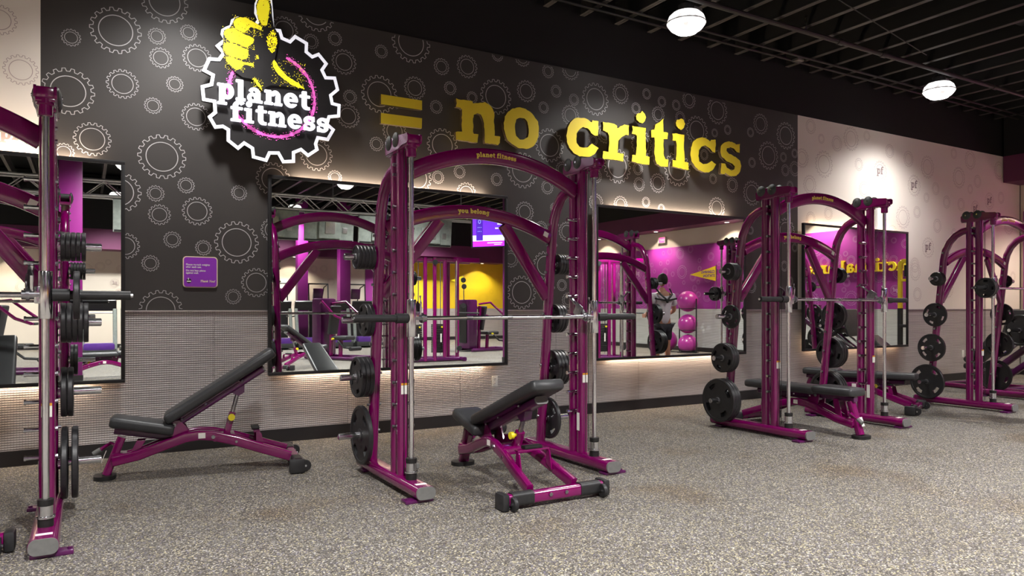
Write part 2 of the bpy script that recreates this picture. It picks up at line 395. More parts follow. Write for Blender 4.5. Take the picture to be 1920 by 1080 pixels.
# ---------------------------------------------------------------- data read off the wall, in metres (x along the wall, z up)
DARK_GEARS = [(0.22,3.57,0.191),(-0.1,3.45,0.069),(0.59,3.89,0.184),(0.53,3.58,0.069),(0.78,3.66,0.067),(0.56,3.4,0.087),(0.85,3.45,0.118),(-0.12,3.01,0.187),(0.27,3.13,0.121),(0.67,3.19,0.067),(0.5,2.98,0.068),(0.84,2.93,0.117),(0.05,2.64,0.136),(0.57,2.55,0.188),(-0.15,2.51,0.074),(0.76,2.32,0.068),(0.24,2.22,0.17),(0.52,2.23,0.068),(0.55,2.05,0.087),(0.85,2.1,0.122),(0.65,1.84,0.069),(0.9,1.78,0.066),(1.18,1.84,0.188),(0.48,1.63,0.068),(0.29,1.77,0.108),(1.35,1.48,0.131),(1.15,1.35,0.067),(0.56,1.23,0.17),(1.2,2.29,0.067),(1.5,1.97,0.109),(1.5,2.44,0.153),(1.6,3.84,0.124),(1.9,4.07,0.183),(1.85,3.78,0.071),(2.08,3.85,0.067),(2.17,3.64,0.12),(1.9,2.71,0.153),(2.08,2.51,0.067),(2.23,3.31,0.067),(2.55,3.81,0.066),(2.87,3.96,0.207),(3.21,3.77,0.086),(3.51,3.82,0.12),(2.53,3.38,0.186),(2.91,3.5,0.115),(3.31,3.56,0.07),(3.57,3.5,0.063),(3.86,3.55,0.189),(3.15,3.34,0.069),(4.25,3.67,0.119),(4.65,3.73,0.071),(4.48,3.52,0.066),(3.88,4.01,0.07),(4.2,4.04,0.101),(4.54,3.94,0.076),(4.85,4.01,0.117),(4.9,3.67,0.068),(5.21,3.72,0.19),(5.59,3.84,0.12),(6.0,3.9,0.066),(6.25,3.84,0.067),(6.49,3.83,0.068),(5.83,3.7,0.069),(4.85,3.48,0.118),(6.19,3.67,0.1),(2.21,3.12,0.115),(2.69,3.03,0.124),(2.5,2.88,0.07),(3.22,2.95,0.173),(4.56,3.1,0.189),(4.2,2.78,0.196),(3.17,2.61,0.067),(3.42,2.69,0.068),(2.94,2.58,0.153),(3.87,2.65,0.07),(3.5,2.47,0.114),(5.54,2.96,0.206),(5.86,2.96,0.078),(5.88,2.77,0.085),(6.18,2.81,0.12),(6.51,3.02,0.217),(4.53,2.62,0.079),(4.74,2.84,0.093),(5.22,2.81,0.082),(5.92,3.27,0.164),(5.35,3.33,0.115),(5.18,3.23,0.063),(6.71,3.93,0.11),(7.22,3.86,0.177),(6.85,3.55,0.187),(8.05,3.79,0.14),(7.85,3.65,0.065),(7.41,3.63,0.064),(7.17,3.56,0.056),(8.57,3.69,0.189),(8.21,3.37,0.193),(7.88,3.24,0.069),(8.52,3.38,0.068),(8.56,3.2,0.083),(7.14,2.95,0.067),(7.5,2.9,0.1),(8.76,3.46,0.065),(8.76,3.24,0.107),(7.88,2.82,0.168),(7.21,2.57,0.141),(8.57,2.34,0.181),(7.85,2.31,0.058),(8.66,1.63,0.065),(8.66,2.99,0.068),(7.87,1.54,0.088),(8.31,2.04,0.134),(8.54,1.84,0.075),(8.76,2.11,0.061),(4.23,2.32,0.113),(4.05,1.79,0.094),(4.19,1.42,0.184),(4.8,2.13,0.111),(4.73,1.51,0.067),(4.5,1.73,0.158),(4.45,2.15,0.079),(4.63,2.39,0.061),(4.82,1.34,0.087),(5.59,2.5,0.103),(5.99,2.56,0.063),(5.22,2.5,0.101),(6.24,2.5,0.054),(6.56,3.68,0.082),(6.98,3.25,0.07)]
PALE_GEARS = [(9.11,3.89,0.108),(8.92,3.41,0.138),(10.05,3.82,0.179),(9.71,3.71,0.119),(10.44,3.91,0.082),(9.41,3.37,0.197),(11.03,3.74,0.11),(10.24,3.45,0.098),(11.54,3.67,0.131),(12.08,3.59,0.186),(12.87,3.9,0.092),(13.39,3.84,0.169),(13.03,3.5,0.184),(13.63,3.49,0.113),(14.36,3.75,0.165),(9.09,3.04,0.14),(10.37,3.08,0.123),(9.35,3.74,0.071),(12.32,3.25,0.107),(12.05,3.08,0.08),(12.65,3.05,0.109),(13.1,3.04,0.111),(13.39,3.33,0.084),(14.43,3.26,0.107),(11.78,2.82,0.097),(12.37,2.63,0.117),(11.39,2.71,0.181),(11.72,1.95,0.122),(14.7,2.77,0.168),(12.88,2.52,0.092),(12.69,1.58,0.163),(11.73,1.84,0.148),(11.79,1.47,0.114),(14.85,1.83,0.089),(9.11,2.55,0.101),(9.51,2.65,0.095),(11.1,2.44,0.128),(-0.44,3.13,0.118),(-0.58,3.5,0.117),(-0.51,2.6,0.176)]
PF_GEARS = [(10.78,3.39,0.168),(11.7,3.25,0.174),(14.03,3.17,0.153),(13.56,3.0,0.142),(12.1,2.25,0.169),(-0.51,2.6,0.126)]
LETTERS = {'bar1':[[(2.491,3.337),(2.925,3.337),(2.925,3.241),(2.491,3.24)]],'bar2':[[(2.491,3.154),(2.925,3.159),(2.922,3.057),(2.489,3.052)]],'n':[[(3.305,3.413),(3.36,3.409),(3.424,3.413),(3.495,3.415),(3.503,3.387),(3.56,3.404),(3.643,3.422),(3.691,3.409),(3.74,3.368),(3.758,3.328),(3.752,3.252),(3.758,3.178),(3.761,3.082),(3.828,3.082),(3.823,3.015),(3.801,2.989),(3.728,2.993),(3.643,2.989),(3.641,3.047),(3.637,3.131),(3.631,3.194),(3.619,3.245),(3.595,3.284),(3.554,3.291),(3.512,3.273),(3.5,3.23),(3.506,3.167),(3.503,3.094),(3.512,3.074),(3.566,3.075),(3.554,2.986),(3.465,2.984),(3.372,2.989),(3.305,2.986),(3.303,3.028),(3.3,3.069),(3.372,3.08),(3.37,3.15),(3.372,3.223),(3.372,3.306),(3.354,3.323),(3.303,3.326),(3.312,3.365)]],'o':[[(3.875,3.236),(3.887,3.302),(3.925,3.361),(3.987,3.402),(4.05,3.427),(4.127,3.427),(4.191,3.408),(4.255,3.362),(4.308,3.303),(4.318,3.227),(4.314,3.149),(4.288,3.079),(4.242,3.019),(4.184,2.991),(4.127,2.984),(4.05,2.987),(3.987,3.012),(3.925,3.048),(3.893,3.109),(3.875,3.171)],[(4.012,3.243),(4.031,3.289),(4.076,3.318),(4.133,3.318),(4.171,3.285),(4.184,3.232),(4.188,3.167),(4.178,3.116),(4.127,3.083),(4.076,3.079),(4.031,3.115),(4.015,3.178)]],'c':[[(5.139,3.416),(5.141,3.329),(5.131,3.247),(5.088,3.241),(5.038,3.27),(4.995,3.311),(4.924,3.323),(4.868,3.289),(4.833,3.234),(4.823,3.175),(4.833,3.131),(4.868,3.089),(4.924,3.082),(4.988,3.097),(5.045,3.144),(5.141,3.106),(5.095,3.039),(5.038,2.998),(4.952,2.984),(4.868,2.98),(4.784,3.011),(4.729,3.062),(4.698,3.127),(4.69,3.194),(4.708,3.287),(4.742,3.353),(4.798,3.403),(4.868,3.423),(4.938,3.428),(4.995,3.415),(5.041,3.392),(5.055,3.419)]],'r':[[(5.204,3.416),(5.285,3.418),(5.374,3.417),(5.411,3.398),(5.419,3.364),(5.464,3.399),(5.524,3.425),(5.593,3.425),(5.585,3.307),(5.539,3.307),(5.479,3.276),(5.433,3.224),(5.426,3.164),(5.421,3.078),(5.512,3.078),(5.509,2.989),(5.389,2.992),(5.299,2.991),(5.204,2.984),(5.208,3.075),(5.285,3.077),(5.299,3.173),(5.297,3.266),(5.277,3.305),(5.204,3.32),(5.211,3.373)]],'i':[[(5.646,3.426),(5.755,3.424),(5.853,3.428),(5.849,3.308),(5.857,3.188),(5.857,3.091),(5.912,3.082),(5.909,2.989),(5.802,2.988),(5.693,2.995),(5.639,3.002),(5.646,3.081),(5.7,3.08),(5.716,3.196),(5.716,3.317),(5.693,3.332),(5.643,3.332),(5.654,3.381)]],'idot':[[(5.705,3.55),(5.724,3.582),(5.77,3.595),(5.798,3.623),(5.841,3.598),(5.857,3.558),(5.841,3.513),(5.802,3.478),(5.755,3.484),(5.716,3.509)]],'t':[[(6.137,3.579),(6.134,3.502),(6.14,3.414),(6.215,3.411),(6.202,3.338),(6.14,3.328),(6.137,3.219),(6.145,3.121),(6.17,3.081),(6.219,3.08),(6.211,2.995),(6.104,2.988),(6.032,3.011),(6.008,3.058),(5.992,3.154),(6.0,3.253),(5.995,3.332),(5.944,3.326),(5.941,3.411),(5.995,3.423),(6.008,3.486),(6.072,3.525)]],'i2':[[(6.285,3.416),(6.385,3.422),(6.486,3.419),(6.477,3.307),(6.486,3.183),(6.489,3.082),(6.554,3.079),(6.557,2.988),(6.452,2.991),(6.335,2.998),(6.285,3.006),(6.288,3.087),(6.343,3.086),(6.355,3.193),(6.355,3.293),(6.343,3.329),(6.285,3.329),(6.293,3.373)]],'i2dot':[[(6.343,3.554),(6.36,3.593),(6.401,3.599),(6.432,3.622),(6.477,3.603),(6.497,3.561),(6.477,3.508),(6.427,3.474),(6.385,3.49),(6.351,3.517)]],'c2':[[(7.035,3.423),(7.03,3.344),(7.023,3.256),(6.972,3.261),(6.928,3.301),(6.848,3.327),(6.778,3.303),(6.734,3.254),(6.726,3.183),(6.743,3.115),(6.813,3.083),(6.884,3.097),(6.955,3.143),(7.041,3.106),(6.99,3.036),(6.919,2.991),(6.831,2.983),(6.726,3.004),(6.657,3.049),(6.605,3.107),(6.588,3.181),(6.601,3.271),(6.631,3.35),(6.691,3.395),(6.778,3.425),(6.866,3.422),(6.928,3.391),(6.955,3.417)]],'s':[[(7.477,3.421),(7.471,3.301),(7.42,3.303),(7.374,3.344),(7.3,3.355),(7.235,3.335),(7.226,3.301),(7.281,3.268),(7.392,3.24),(7.477,3.196),(7.501,3.132),(7.477,3.05),(7.411,2.991),(7.318,2.976),(7.244,2.995),(7.207,3.011),(7.189,2.99),(7.12,2.993),(7.125,3.056),(7.135,3.132),(7.207,3.129),(7.235,3.08),(7.318,3.055),(7.374,3.073),(7.383,3.114),(7.337,3.142),(7.226,3.17),(7.144,3.214),(7.113,3.276),(7.125,3.355),(7.189,3.408),(7.281,3.432),(7.374,3.423),(7.407,3.407)]]}
GEAR_OUT = [(1.473,3.774),(1.531,3.778),(1.552,3.711),(1.608,3.696),(1.655,3.753),(1.777,3.702),(1.774,3.622),(1.816,3.594),(1.877,3.629),(1.964,3.538),(1.922,3.47),(1.949,3.419),(2.037,3.43),(2.07,3.305),(2.003,3.241),(2.015,3.184),(2.084,3.176),(2.078,3.052),(1.984,3.031),(1.969,2.976),(2.031,2.93),(1.969,2.815),(1.877,2.82),(1.861,2.772),(1.877,2.718),(1.777,2.642),(1.711,2.691),(1.658,2.664),(1.658,2.58),(1.545,2.563),(1.502,2.638),(1.44,2.632),(1.409,2.56),(1.28,2.583),(1.271,2.662),(1.216,2.692),(1.163,2.64),(1.067,2.71),(1.067,2.803),(1.034,2.82),(0.968,2.805),(0.911,2.904),(0.96,2.953),(0.955,3.03),(0.868,3.034),(0.855,3.163),(0.931,3.196),(0.941,3.261),(0.865,3.291),(0.915,3.416),(0.997,3.426),(1.026,3.474),(0.973,3.528),(1.04,3.597),(1.017,3.635),(1.024,3.679),(1.057,3.707),(1.093,3.729),(1.104,3.781),(1.159,3.818),(1.213,3.825),(1.269,3.814),(1.303,3.792),(1.324,3.825),(1.299,3.878),(1.303,3.966),(1.324,4.014),(1.367,4.053),(1.416,4.056),(1.452,4.027),(1.463,3.912),(1.466,3.839)]
YELLOW = [[(1.32,3.948),(1.335,3.991),(1.358,4.015),(1.397,4.024),(1.42,4.001),(1.429,3.955),(1.426,3.898),(1.416,3.832),(1.404,3.786),(1.374,3.776),(1.354,3.788),(1.335,3.828),(1.318,3.876)],[(1.121,3.757),(1.136,3.788),(1.177,3.812),(1.237,3.816),(1.274,3.796),(1.328,3.779),(1.362,3.758),(1.358,3.729),(1.312,3.74),(1.267,3.743),(1.237,3.71),(1.21,3.681),(1.169,3.689),(1.132,3.709)],[(1.044,3.665),(1.073,3.69),(1.125,3.707),(1.154,3.69),(1.199,3.672),(1.252,3.661),(1.293,3.641),(1.282,3.6),(1.237,3.556),(1.199,3.561),(1.147,3.575),(1.095,3.573),(1.059,3.605),(1.043,3.633)],[(1.037,3.531),(1.051,3.557),(1.095,3.571),(1.147,3.563),(1.192,3.548),(1.244,3.534),(1.248,3.491),(1.229,3.452),(1.199,3.443),(1.154,3.447),(1.103,3.45),(1.066,3.467),(1.04,3.497)],[(1.059,3.442),(1.103,3.446),(1.154,3.435),(1.207,3.421),(1.199,3.388),(1.177,3.353),(1.151,3.341),(1.11,3.361),(1.073,3.39),(1.059,3.419)],[(1.404,3.678),(1.435,3.732),(1.467,3.758),(1.492,3.711),(1.494,3.647),(1.482,3.58),(1.451,3.543),(1.424,3.57),(1.404,3.622)],[(1.455,3.471),(1.47,3.486),(1.513,3.425),(1.585,3.356),(1.689,3.308),(1.742,3.265),(1.689,3.267),(1.624,3.281),(1.561,3.32),(1.498,3.366),(1.46,3.424)],[(1.282,3.291),(1.312,3.288),(1.343,3.246),(1.366,3.193),(1.32,3.234)],[(1.314,3.499),(1.331,3.498),(1.334,3.468),(1.318,3.472)],[(1.21,3.418),(1.252,3.422),(1.291,3.423),(1.286,3.395),(1.244,3.4),(1.21,3.398)]]
HAND = [(1.312,3.946),(1.328,3.997),(1.358,4.023),(1.404,4.033),(1.435,4.012),(1.447,3.958),(1.451,3.879),(1.467,3.786),(1.494,3.743),(1.499,3.648),(1.482,3.532),(1.474,3.491),(1.521,3.434),(1.6,3.367),(1.697,3.313),(1.749,3.26),(1.64,3.263),(1.529,3.262),(1.443,3.253),(1.397,3.23),(1.37,3.186),(1.328,3.227),(1.282,3.283),(1.199,3.286),(1.129,3.325),(1.066,3.385),(1.048,3.456),(1.029,3.514),(1.037,3.57),(1.038,3.64),(1.044,3.672),(1.088,3.7),(1.114,3.748),(1.132,3.795),(1.177,3.82),(1.244,3.825),(1.305,3.79),(1.358,3.765),(1.328,3.838)]
RING = [(1.462,3.172),(1.091,3.117)]

# ---------------------------------------------------------------- the room
RX = 15.1; RY = -19.0; LX = -12.0; TOP = 5.25
MW, MPX = 4.018, (-.309, 8.826)     # top of the printed wall, limits of its dark part
mb = MB(); mb.box(((RX+LX)/2, RY/2-.1, -.05), (RX-LX+.4, -RY+.4, .1)); struct('floor', mb, 'floor_rubber', smooth=False)
mb = MB(); mb.box(((RX+LX)/2, RY/2, TOP+.05), (RX-LX+.4, -RY+.4, .1)); ceil = struct('ceiling', mb, 'deck_black', smooth=False)
jm = MB(); jm.box((0, RY/2, 4.79), (.03, -RY-.02, .26)); jm.box((0, RY/2, 4.664), (.065, -RY-.02, .008)); jm.box((0, RY/2, 4.915), (.065, -RY-.02, .01))
j0 = jm.build('joist', 'joist_black', ceil, smooth=False); j0.data.materials.append(M['flange_grey'])
for p in j0.data.polygons:
    if p.center.z < 4.6685: p.material_index = 1
x = -5.7; first = True
while x < RX-.3:
    j = j0 if first else j0.copy()
    if not first: COL.objects.link(j)
    j.location.x = x; first = False; x += .51
bm_ = MB(); bm_.box((0, 0, 4.84), (.47, .16, .16)); b0 = bm_.build('blocking', 'joist_black', ceil, smooth=False)
first = True
for bx, by in ((9.85, -2.4), (10.36, -2.45), (11.4, -2.4), (7.3, -2.5), (8.3, -3.3), (12.4, -3.2), (6.8, -4.3), (12.9, -2.4)):
    b = b0 if first else b0.copy()
    if not first: COL.objects.link(b)
    b.location = (bx, by, 0); first = False
# front wall (the mirror wall)
wf = MB(); wf.box(((RX+LX)/2, .08, TOP/2), (RX-LX+.4, .1, TOP)); wall = struct('wall_front', wf, 'wall_black', smooth=False)
for x0, x1, m in ((LX, MPX[0], 'mural_pale'), (MPX[0], MPX[1], 'mural_dark'), (MPX[1], RX, 'mural_pale')):
    q = MB(); q.box(((x0+x1)/2, .015, (MW+1.22)/2), (x1-x0, .03, MW-1.22)); q.build('mural_panel', m, wall, smooth=False)
seam = .987; xs = [LX]; k = -10
while seam+1.22*k < RX:
    if seam+1.22*k > LX: xs.append(seam+1.22*k)
    k += 1
xs.append(RX)
for a, b in zip(xs, xs[1:]):
    q = MB(); q.box(((a+b)/2, .016, .67), (b-a-.003, .036, 1.092)); q.build('wainscot_panel', 'weave', wall, smooth=False)
q = MB(); q.box(((RX+LX)/2, .01, 1.222), (RX-LX, .05, .01)); struct('trim_1', q, 'aluminium', smooth=False)
q = MB(); q.box(((RX+LX)/2, -.003, .06), (RX-LX, .022, .12)); struct('baseboard_front', q, 'baseboard_black', smooth=False)
# other walls
def side_wall(name, c, size, m): 
    q = MB(); q.box(c, size); return struct(name, q, m, smooth=False)
wr = side_wall('wall_right', (RX+.08, RY/2, TOP/2), (.1, -RY, TOP), 'wall_cream')
q = MB(); q.box((RX+.015, (RY-.06)/2, (1.22+3.05)/2), (.03, -RY-.06, 1.83)); q.build('mural_panel', 'wall_purple', wr, smooth=False)
yy = -.03
while yy > RY+.1:
    w = min(1.22, yy-RY); q = MB(); q.box((RX+.014, yy-w/2, .67), (.034, w-.003, 1.092)); q.build('wainscot_panel', 'weave_y', wr, smooth=False); yy -= 1.22
q = MB(); q.box((RX-.003, RY/2, .06), (.022, -RY, .12)); struct('baseboard_right', q, 'baseboard_black', smooth=False)
wb = side_wall('wall_rear', ((RX+LX)/2, RY-.08, TOP/2), (RX-LX+.4, .1, TOP), 'wall_cream')
q = MB(); q.box((12.35, RY-.015, (1.22+3.4)/2), (5.4, .03, 2.18)); q.build('mural_panel', 'wall_yellow', wb, smooth=False)
q = MB(); q.box((9.26, RY-.015, (1.22+3.4)/2), (.76, .03, 2.18)); q.build('mural_panel', 'wall_purple', wb, smooth=False)
xx = 8.4
while xx < RX: q = MB(); w = min(1.22, RX-xx); q.box((xx+w/2, RY-.014, .67), (w-.003, .034, 1.092)); q.build('wainscot_panel', 'weave', wb, smooth=False); xx += 1.22
q = MB(); q.box(((RX+LX)/2, RY+.003, .06), (RX-LX, .022, .12)); struct('baseboard_rear', q, 'baseboard_black', smooth=False)
side_wall('wall_left', (LX-.08, RY/2, TOP/2), (.1, -RY, TOP), 'wall_cream')
# soffits
q = MB(); q.box(((14.49+RX)/2, RY/2, (3.54+MW)/2), (RX-14.49, -RY-.02, MW-3.54)); sf = struct('trim_2', q, 'soffit_purple', smooth=False)
q = MB(); q.box(((14.5+RX)/2, RY/2, (5.2+MW)/2+.003), (RX-14.5, -RY-.02, 5.2-MW)); struct('trim_3', q, 'wall_black', smooth=False)
q = MB(); q.box(((LX+14.4)/2, RY+.45, (3.0+3.6)/2), (14.4-LX, .88, .6)); sr = struct('trim_4', q, 'soffit_purple', smooth=False)
q = MB(); q.box(((LX+14.4)/2, RY+.45, (5.2+3.6)/2+.003), (14.4-LX, .86, 1.6)); struct('trim_5', q, 'wall_black', smooth=False)
def downlight(x, y, z, lab):
    r = empty('downlight', (x, y, z), 0, lab, 'light', 'recessed downlights under the soffits')
    q = MB(); q.lathe([(.05, .0), (.075, 0), (.08, -.006), (.07, -.012), (.055, -.01)], ring=True); q.build('trim_ring', 'white_plastic', r)
    q = MB(); q.lathe([(.001, -.009), (.054, -.009), (.054, -.004), (.001, -.004)]); q.build('lamp', 'warm_glow', r)
for i, y in enumerate((-1.5, -4.3, -7.1, -9.9, -12.7, -15.5)):
    downlight(14.8, y, 3.54, f'small warm downlight under the right wall soffit, {["nearest the mirror wall", "second from the mirror wall", "third from the mirror wall", "fourth from the mirror wall", "fifth from the mirror wall", "farthest from the mirror wall"][i]}')
    add_light('downlight_beam', 'SPOT', (14.8, y, 3.51), 170, (1, .86, .68), spot_size=2.2, spot_blend=.6, shadow_soft_size=.05)
for i, x in enumerate((-5.5, -1.6, 2.3, 6.2, 10.1, 13.5)):
    downlight(x, RY+.45, 3.0, f'small warm downlight under the rear wall soffit, {["farthest left", "second from the left", "third from the left", "third from the right", "second from the right", "farthest right"][i]}')
    add_light('downlight_beam', 'SPOT', (x, RY+.45, 2.97), 110, (1, .86, .68), spot_size=2.2, spot_blend=.6, shadow_soft_size=.05)
# columns
def column(x, y, w, n, lab):
    q = MB(); q.box((x, y, 2.6), (w, w, 5.2), ch=.012); o = q.build(f'purple_column', 'column_purple'); tag(o, lab, 'column', kind='structure')
    q = MB(); q.box((x, y, .06), (w+.02, w+.02, .12)); q.build('base_trim', 'baseboard_black', o, smooth=False)
column(-.21, -7.58, .34, 1, 'purple square column reflected in the left mirror'); column(8.45, -7.58, .36, 2, 'purple square column at the right edge of the wide mirror')
column(6.1, -17.2, .33, 3, 'far purple column behind the treadmills, left one'); column(7.5, -17.2, .36, 4, 'far purple column behind the treadmills, right one')

# ---------------------------------------------------------------- printed gears (flat print on the walls)
def gear_ring(mb, fn, cx, cz, r, clip=None, w=None):
    nt = 18 if r > .1 else 16; w = w or (.0012+.0115*r); P = []; ri = r*.87
    for i in range(nt):
        a = 2*PI*i/nt; s = 2*PI/nt
        for da, rad in ((-.30, ri), (-.17, r), (.17, r), (.30, ri)): P.append((a+da*s, rad))
    def band(pts, hw):
        n = len(pts); O = []; I = []
        for i in range(n):
            p0, p, p1 = [Vector(pts[(i+d) % n]) for d in (-1, 0, 1)]
            t = (p1-p0).normalized(); nn = Vector((t.y, -t.x)); O.append(p+nn*hw); I.append(p-nn*hw)
        for i in range(n):
            j = (i+1) % n; quad = [O[i], O[j], I[j], I[i]]
            if clip and not all(clip(v.x, v.y) for v in quad): continue
            mb.add([fn(v.x, v.y) for v in quad], [(0, 1, 2, 3)])
    band([(cx+rad*math.cos(a), cz+rad*math.sin(a)) for a, rad in P], w)
    band([(cx+.66*r*math.cos(2*PI*i/36), cz+.66*r*math.sin(2*PI*i/36)) for i in range(36)], w)
FW = lambda x, z: (x, -.0012, z)
mb = MB()
for x, z, r in DARK_GEARS: gear_ring(mb, FW, x, z, r, lambda a, b: MPX[0] < a < MPX[1] and 1.23 < b < MW-.01)
mb.build('gear_print', 'print_line', wall, smooth=False)
mb = MB()
for x, z, r in PALE_GEARS+PF_GEARS: gear_ring(mb, FW, x, z, r, lambda a, b: (a < MPX[0] or a > MPX[1]) and 1.23 < b < MW-.01, w=.0012+.010*r)
mb.build('gear_print', 'print_pale', wall, smooth=False)
mb = MB()
for x, z, r in PF_GEARS:
    h = r*.52; lettering(mb, 'pf', h, lambda u, v, d, x=x, z=z, h=h: (x-h*1.02+u, -.0014, z-h*.45+v), track=.0, res=14)
mb.build('letter_print', 'print_pf', wall, smooth=False)
g2 = random.Random(3)
def scatter(n, u0, u1, v0, v1, rmin, rmax, seed, avoid=()):
    R = random.Random(seed); out = []
    for _ in range(n*30):
        if len(out) >= n: break
        r = R.uniform(rmin, rmax)*(1.6 if R.random() < .2 else 1); u = R.uniform(u0, u1); v = R.uniform(v0+r*.3, v1-r)
        if all(math.hypot(u-a, v-b) > (r+c)*1.12 for a, b, c, _ in out): out.append((u, v, r, R.random() < .16 and r > rmin*1.3))
    return out
def print_side(parent, fn, gears, m1, vlim, sgn):
    a = MB(); b = MB()
    for u, v, r, pf in gears:
        gear_ring(a, fn, u, v, r, lambda p, q: vlim[0] < q < vlim[1])
        if pf:
            h = r*.52; lettering(b, 'pf', h, lambda s, t, d: fn(u+sgn*(s-h*1.02), v-h*.45+t), track=.0, res=12)
    a.build('gear_print', m1, parent, smooth=False)
    if b.v: b.build('letter_print', m1, parent, smooth=False)
print_side(wr, lambda u, v: (RX-.0012, u, v), scatter(190, -18.5, -.15, 1.3, 3.05, .06, .17, 11), 'print_lilac', (1.23, 3.04), -1)
print_side(wb, lambda u, v: (u, RY+.0012, v), scatter(30, 9.8, 14.8, 1.3, 3.4, .08, .16, 5), 'print_ochre', (1.23, 3.39), -1)
print_side(wb, lambda u, v: (u, RY+.0012, v), scatter(40, -6, 8.3, 1.3, 2.9, .08, .16, 6), 'print_pale', (.3, 2.95), -1)
# words on the purple wall
mb = MB(); W = text_width('functional area', .2, .02)
lettering(mb, 'functional area', .2, lambda u, v, d: (RX-.002-d, -1.86-u, 2.05+v), .02, 20, .0, .04)
o = mb.build('wall_lettering', 'letter_yellow', smooth=False); tag(o, 'yellow raised words running along the purple side wall', 'lettering')

# ---------------------------------------------------------------- mirrors
def mirror(x0, x1, lab):
    r = empty('wall_mirror', ((x0+x1)/2, -.04, 1.546), 0, lab, 'mirror', 'black framed mirrors on the patterned wall'); hw = (x1-x0)/2; hh = .918; b = .030
    q = MB(); q.add([(-hw+b*.6, -.046, -hh+b*.6), (hw-b*.6, -.046, -hh+b*.6), (hw-b*.6, -.046, hh-b*.6), (-hw+b*.6, -.046, hh-b*.6)], [(0, 1, 2, 3)])
    q.build('mirror_glass', 'mirror_glass', r, smooth=False)
    q = MB(); q.box((0, -.034, 0), (2*hw-b, .016, 2*hh-b)); q.build('backing', 'black_paint', r, smooth=False)
    for c, s in (((0, -.038, hh-b/2), (2*hw, .045, b)), ((0, -.038, -hh+b/2), (2*hw, .045, b)), ((-hw+b/2, -.038, 0), (b, .044, 2*hh-2*b)), ((hw-b/2, -.038, 0), (b, .044, 2*hh-2*b))):
        q = MB(); q.box(c, s, ch=.004); q.build('frame_rail', 'black_paint', r)
    for sz in (1, -1):
        q = MB(); q.box((0, -.016, sz*(hh-.05)), (2*hw-.3, .012, .012)); q.box((0, .005, sz*(hh-.1)), (2*hw-.3, .07, .03)); q.build('light_strip', 'led_strip', r, smooth=False)
        add_light('mirror_glow', 'AREA', ((x0+x1)/2, -.034, 1.546+sz*(hh-.02)), (13 if sz > 0 else 3)*(.12 if x0 > 8 else 1), (1, .80, .60), shape='RECTANGLE', size=2*hw-.5, size_y=.03,
                  rot=(PI if sz > 0 else 0, 0, 0))
mirror(-2.28, .285, 'wide wall mirror behind the leftmost rack'); mirror(1.437, 3.955, 'wall mirror behind the centre rack, under the round emblem')
mirror(5.15, 7.66, 'wall mirror under the word critics'); mirror(8.835, 11.38, 'wall mirror on the pale wall at the far right')

# ---------------------------------------------------------------- yellow letters, sign, notice, outlets
names = {'bar1': ('equals_bar', 'upper yellow bar of the equals sign'), 'bar2': ('equals_bar', 'lower yellow bar of the equals sign'),
 'n': ('sign_letter', 'yellow rough edged letter n on the dark wall'), 'o': ('sign_letter', 'yellow rough edged letter o on the dark wall'),
 'c': ('sign_letter', 'first yellow letter c, at the start of the second word'), 'r': ('sign_letter', 'yellow rough edged letter r on the dark wall'),
 'i': ('sign_letter', 'first yellow letter i, between r and t'), 't': ('sign_letter', 'yellow rough edged letter t on the dark wall'),
 'i2': ('sign_letter', 'second yellow letter i, between t and c'), 'c2': ('sign_letter', 'second yellow letter c, beside the final s'),
 's': ('sign_letter', 'yellow rough edged letter s ending the words')}
def rough(loop, amp, seg=.022, seed=1):
    R = random.Random(seed); out = []; n = len(loop)
    for i in range(n):
        a, b = Vector(loop[i]), Vector(loop[(i+1) % n]); k = max(1, int((b-a).length/seg)); t = (b-a).normalized(); nn = Vector((t.y, -t.x))
        for j in range(k): out.append(tuple(a.lerp(b, j/k)+nn*R.uniform(-amp, amp)))
    return out
def wallf(u, v, d): return (u, -d, v)
def letter(nm, name, lab, loops, extra=None):
    amp = 0 if 'bar' in nm else .0035
    q = MB(); q.prism([rough(L, amp, seed=len(nm)+i) if amp else L for i, L in enumerate(loops)], wallf, .11, .152)
    if extra: q.prism([rough(extra[0], amp, seed=9)], wallf, .11, .152)
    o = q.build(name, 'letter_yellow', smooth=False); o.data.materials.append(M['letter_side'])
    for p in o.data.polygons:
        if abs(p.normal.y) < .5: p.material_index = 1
    tag(o, lab, 'letter', 'raised yellow words on the dark wall')
    q = MB(); xs = [p[0] for p in loops[0]]; zs = [p[1] for p in loops[0]]; cx = sum(xs)/len(xs)
    for dz in (.25, .75):
        z = min(zs)+(max(zs)-min(zs))*dz
        # a stud where the letter has body on that level: the widest run across it
        cr = []
        for L in loops:
            for i in range(len(L)):
                a, b = L[i], L[(i+1) % len(L)]
                if (a[1]-z)*(b[1]-z) < 0: cr.append(a[0]+(z-a[1])*(b[0]-a[0])/(b[1]-a[1]))
        cr.sort(); runs = [(cr[i+1]-cr[i], (cr[i]+cr[i+1])/2) for i in range(0, len(cr)-1, 2)]
        if runs: xx = max(runs)[1]; q.tube([(xx, -.111, z), (xx, -.0, z)], .008, 8)
    if q.v: q.build('stud', 'steel', o)
for k, (nm, lab) in names.items():
    letter(k, nm, lab, LETTERS[k], LETTERS.get(k+'dot'))

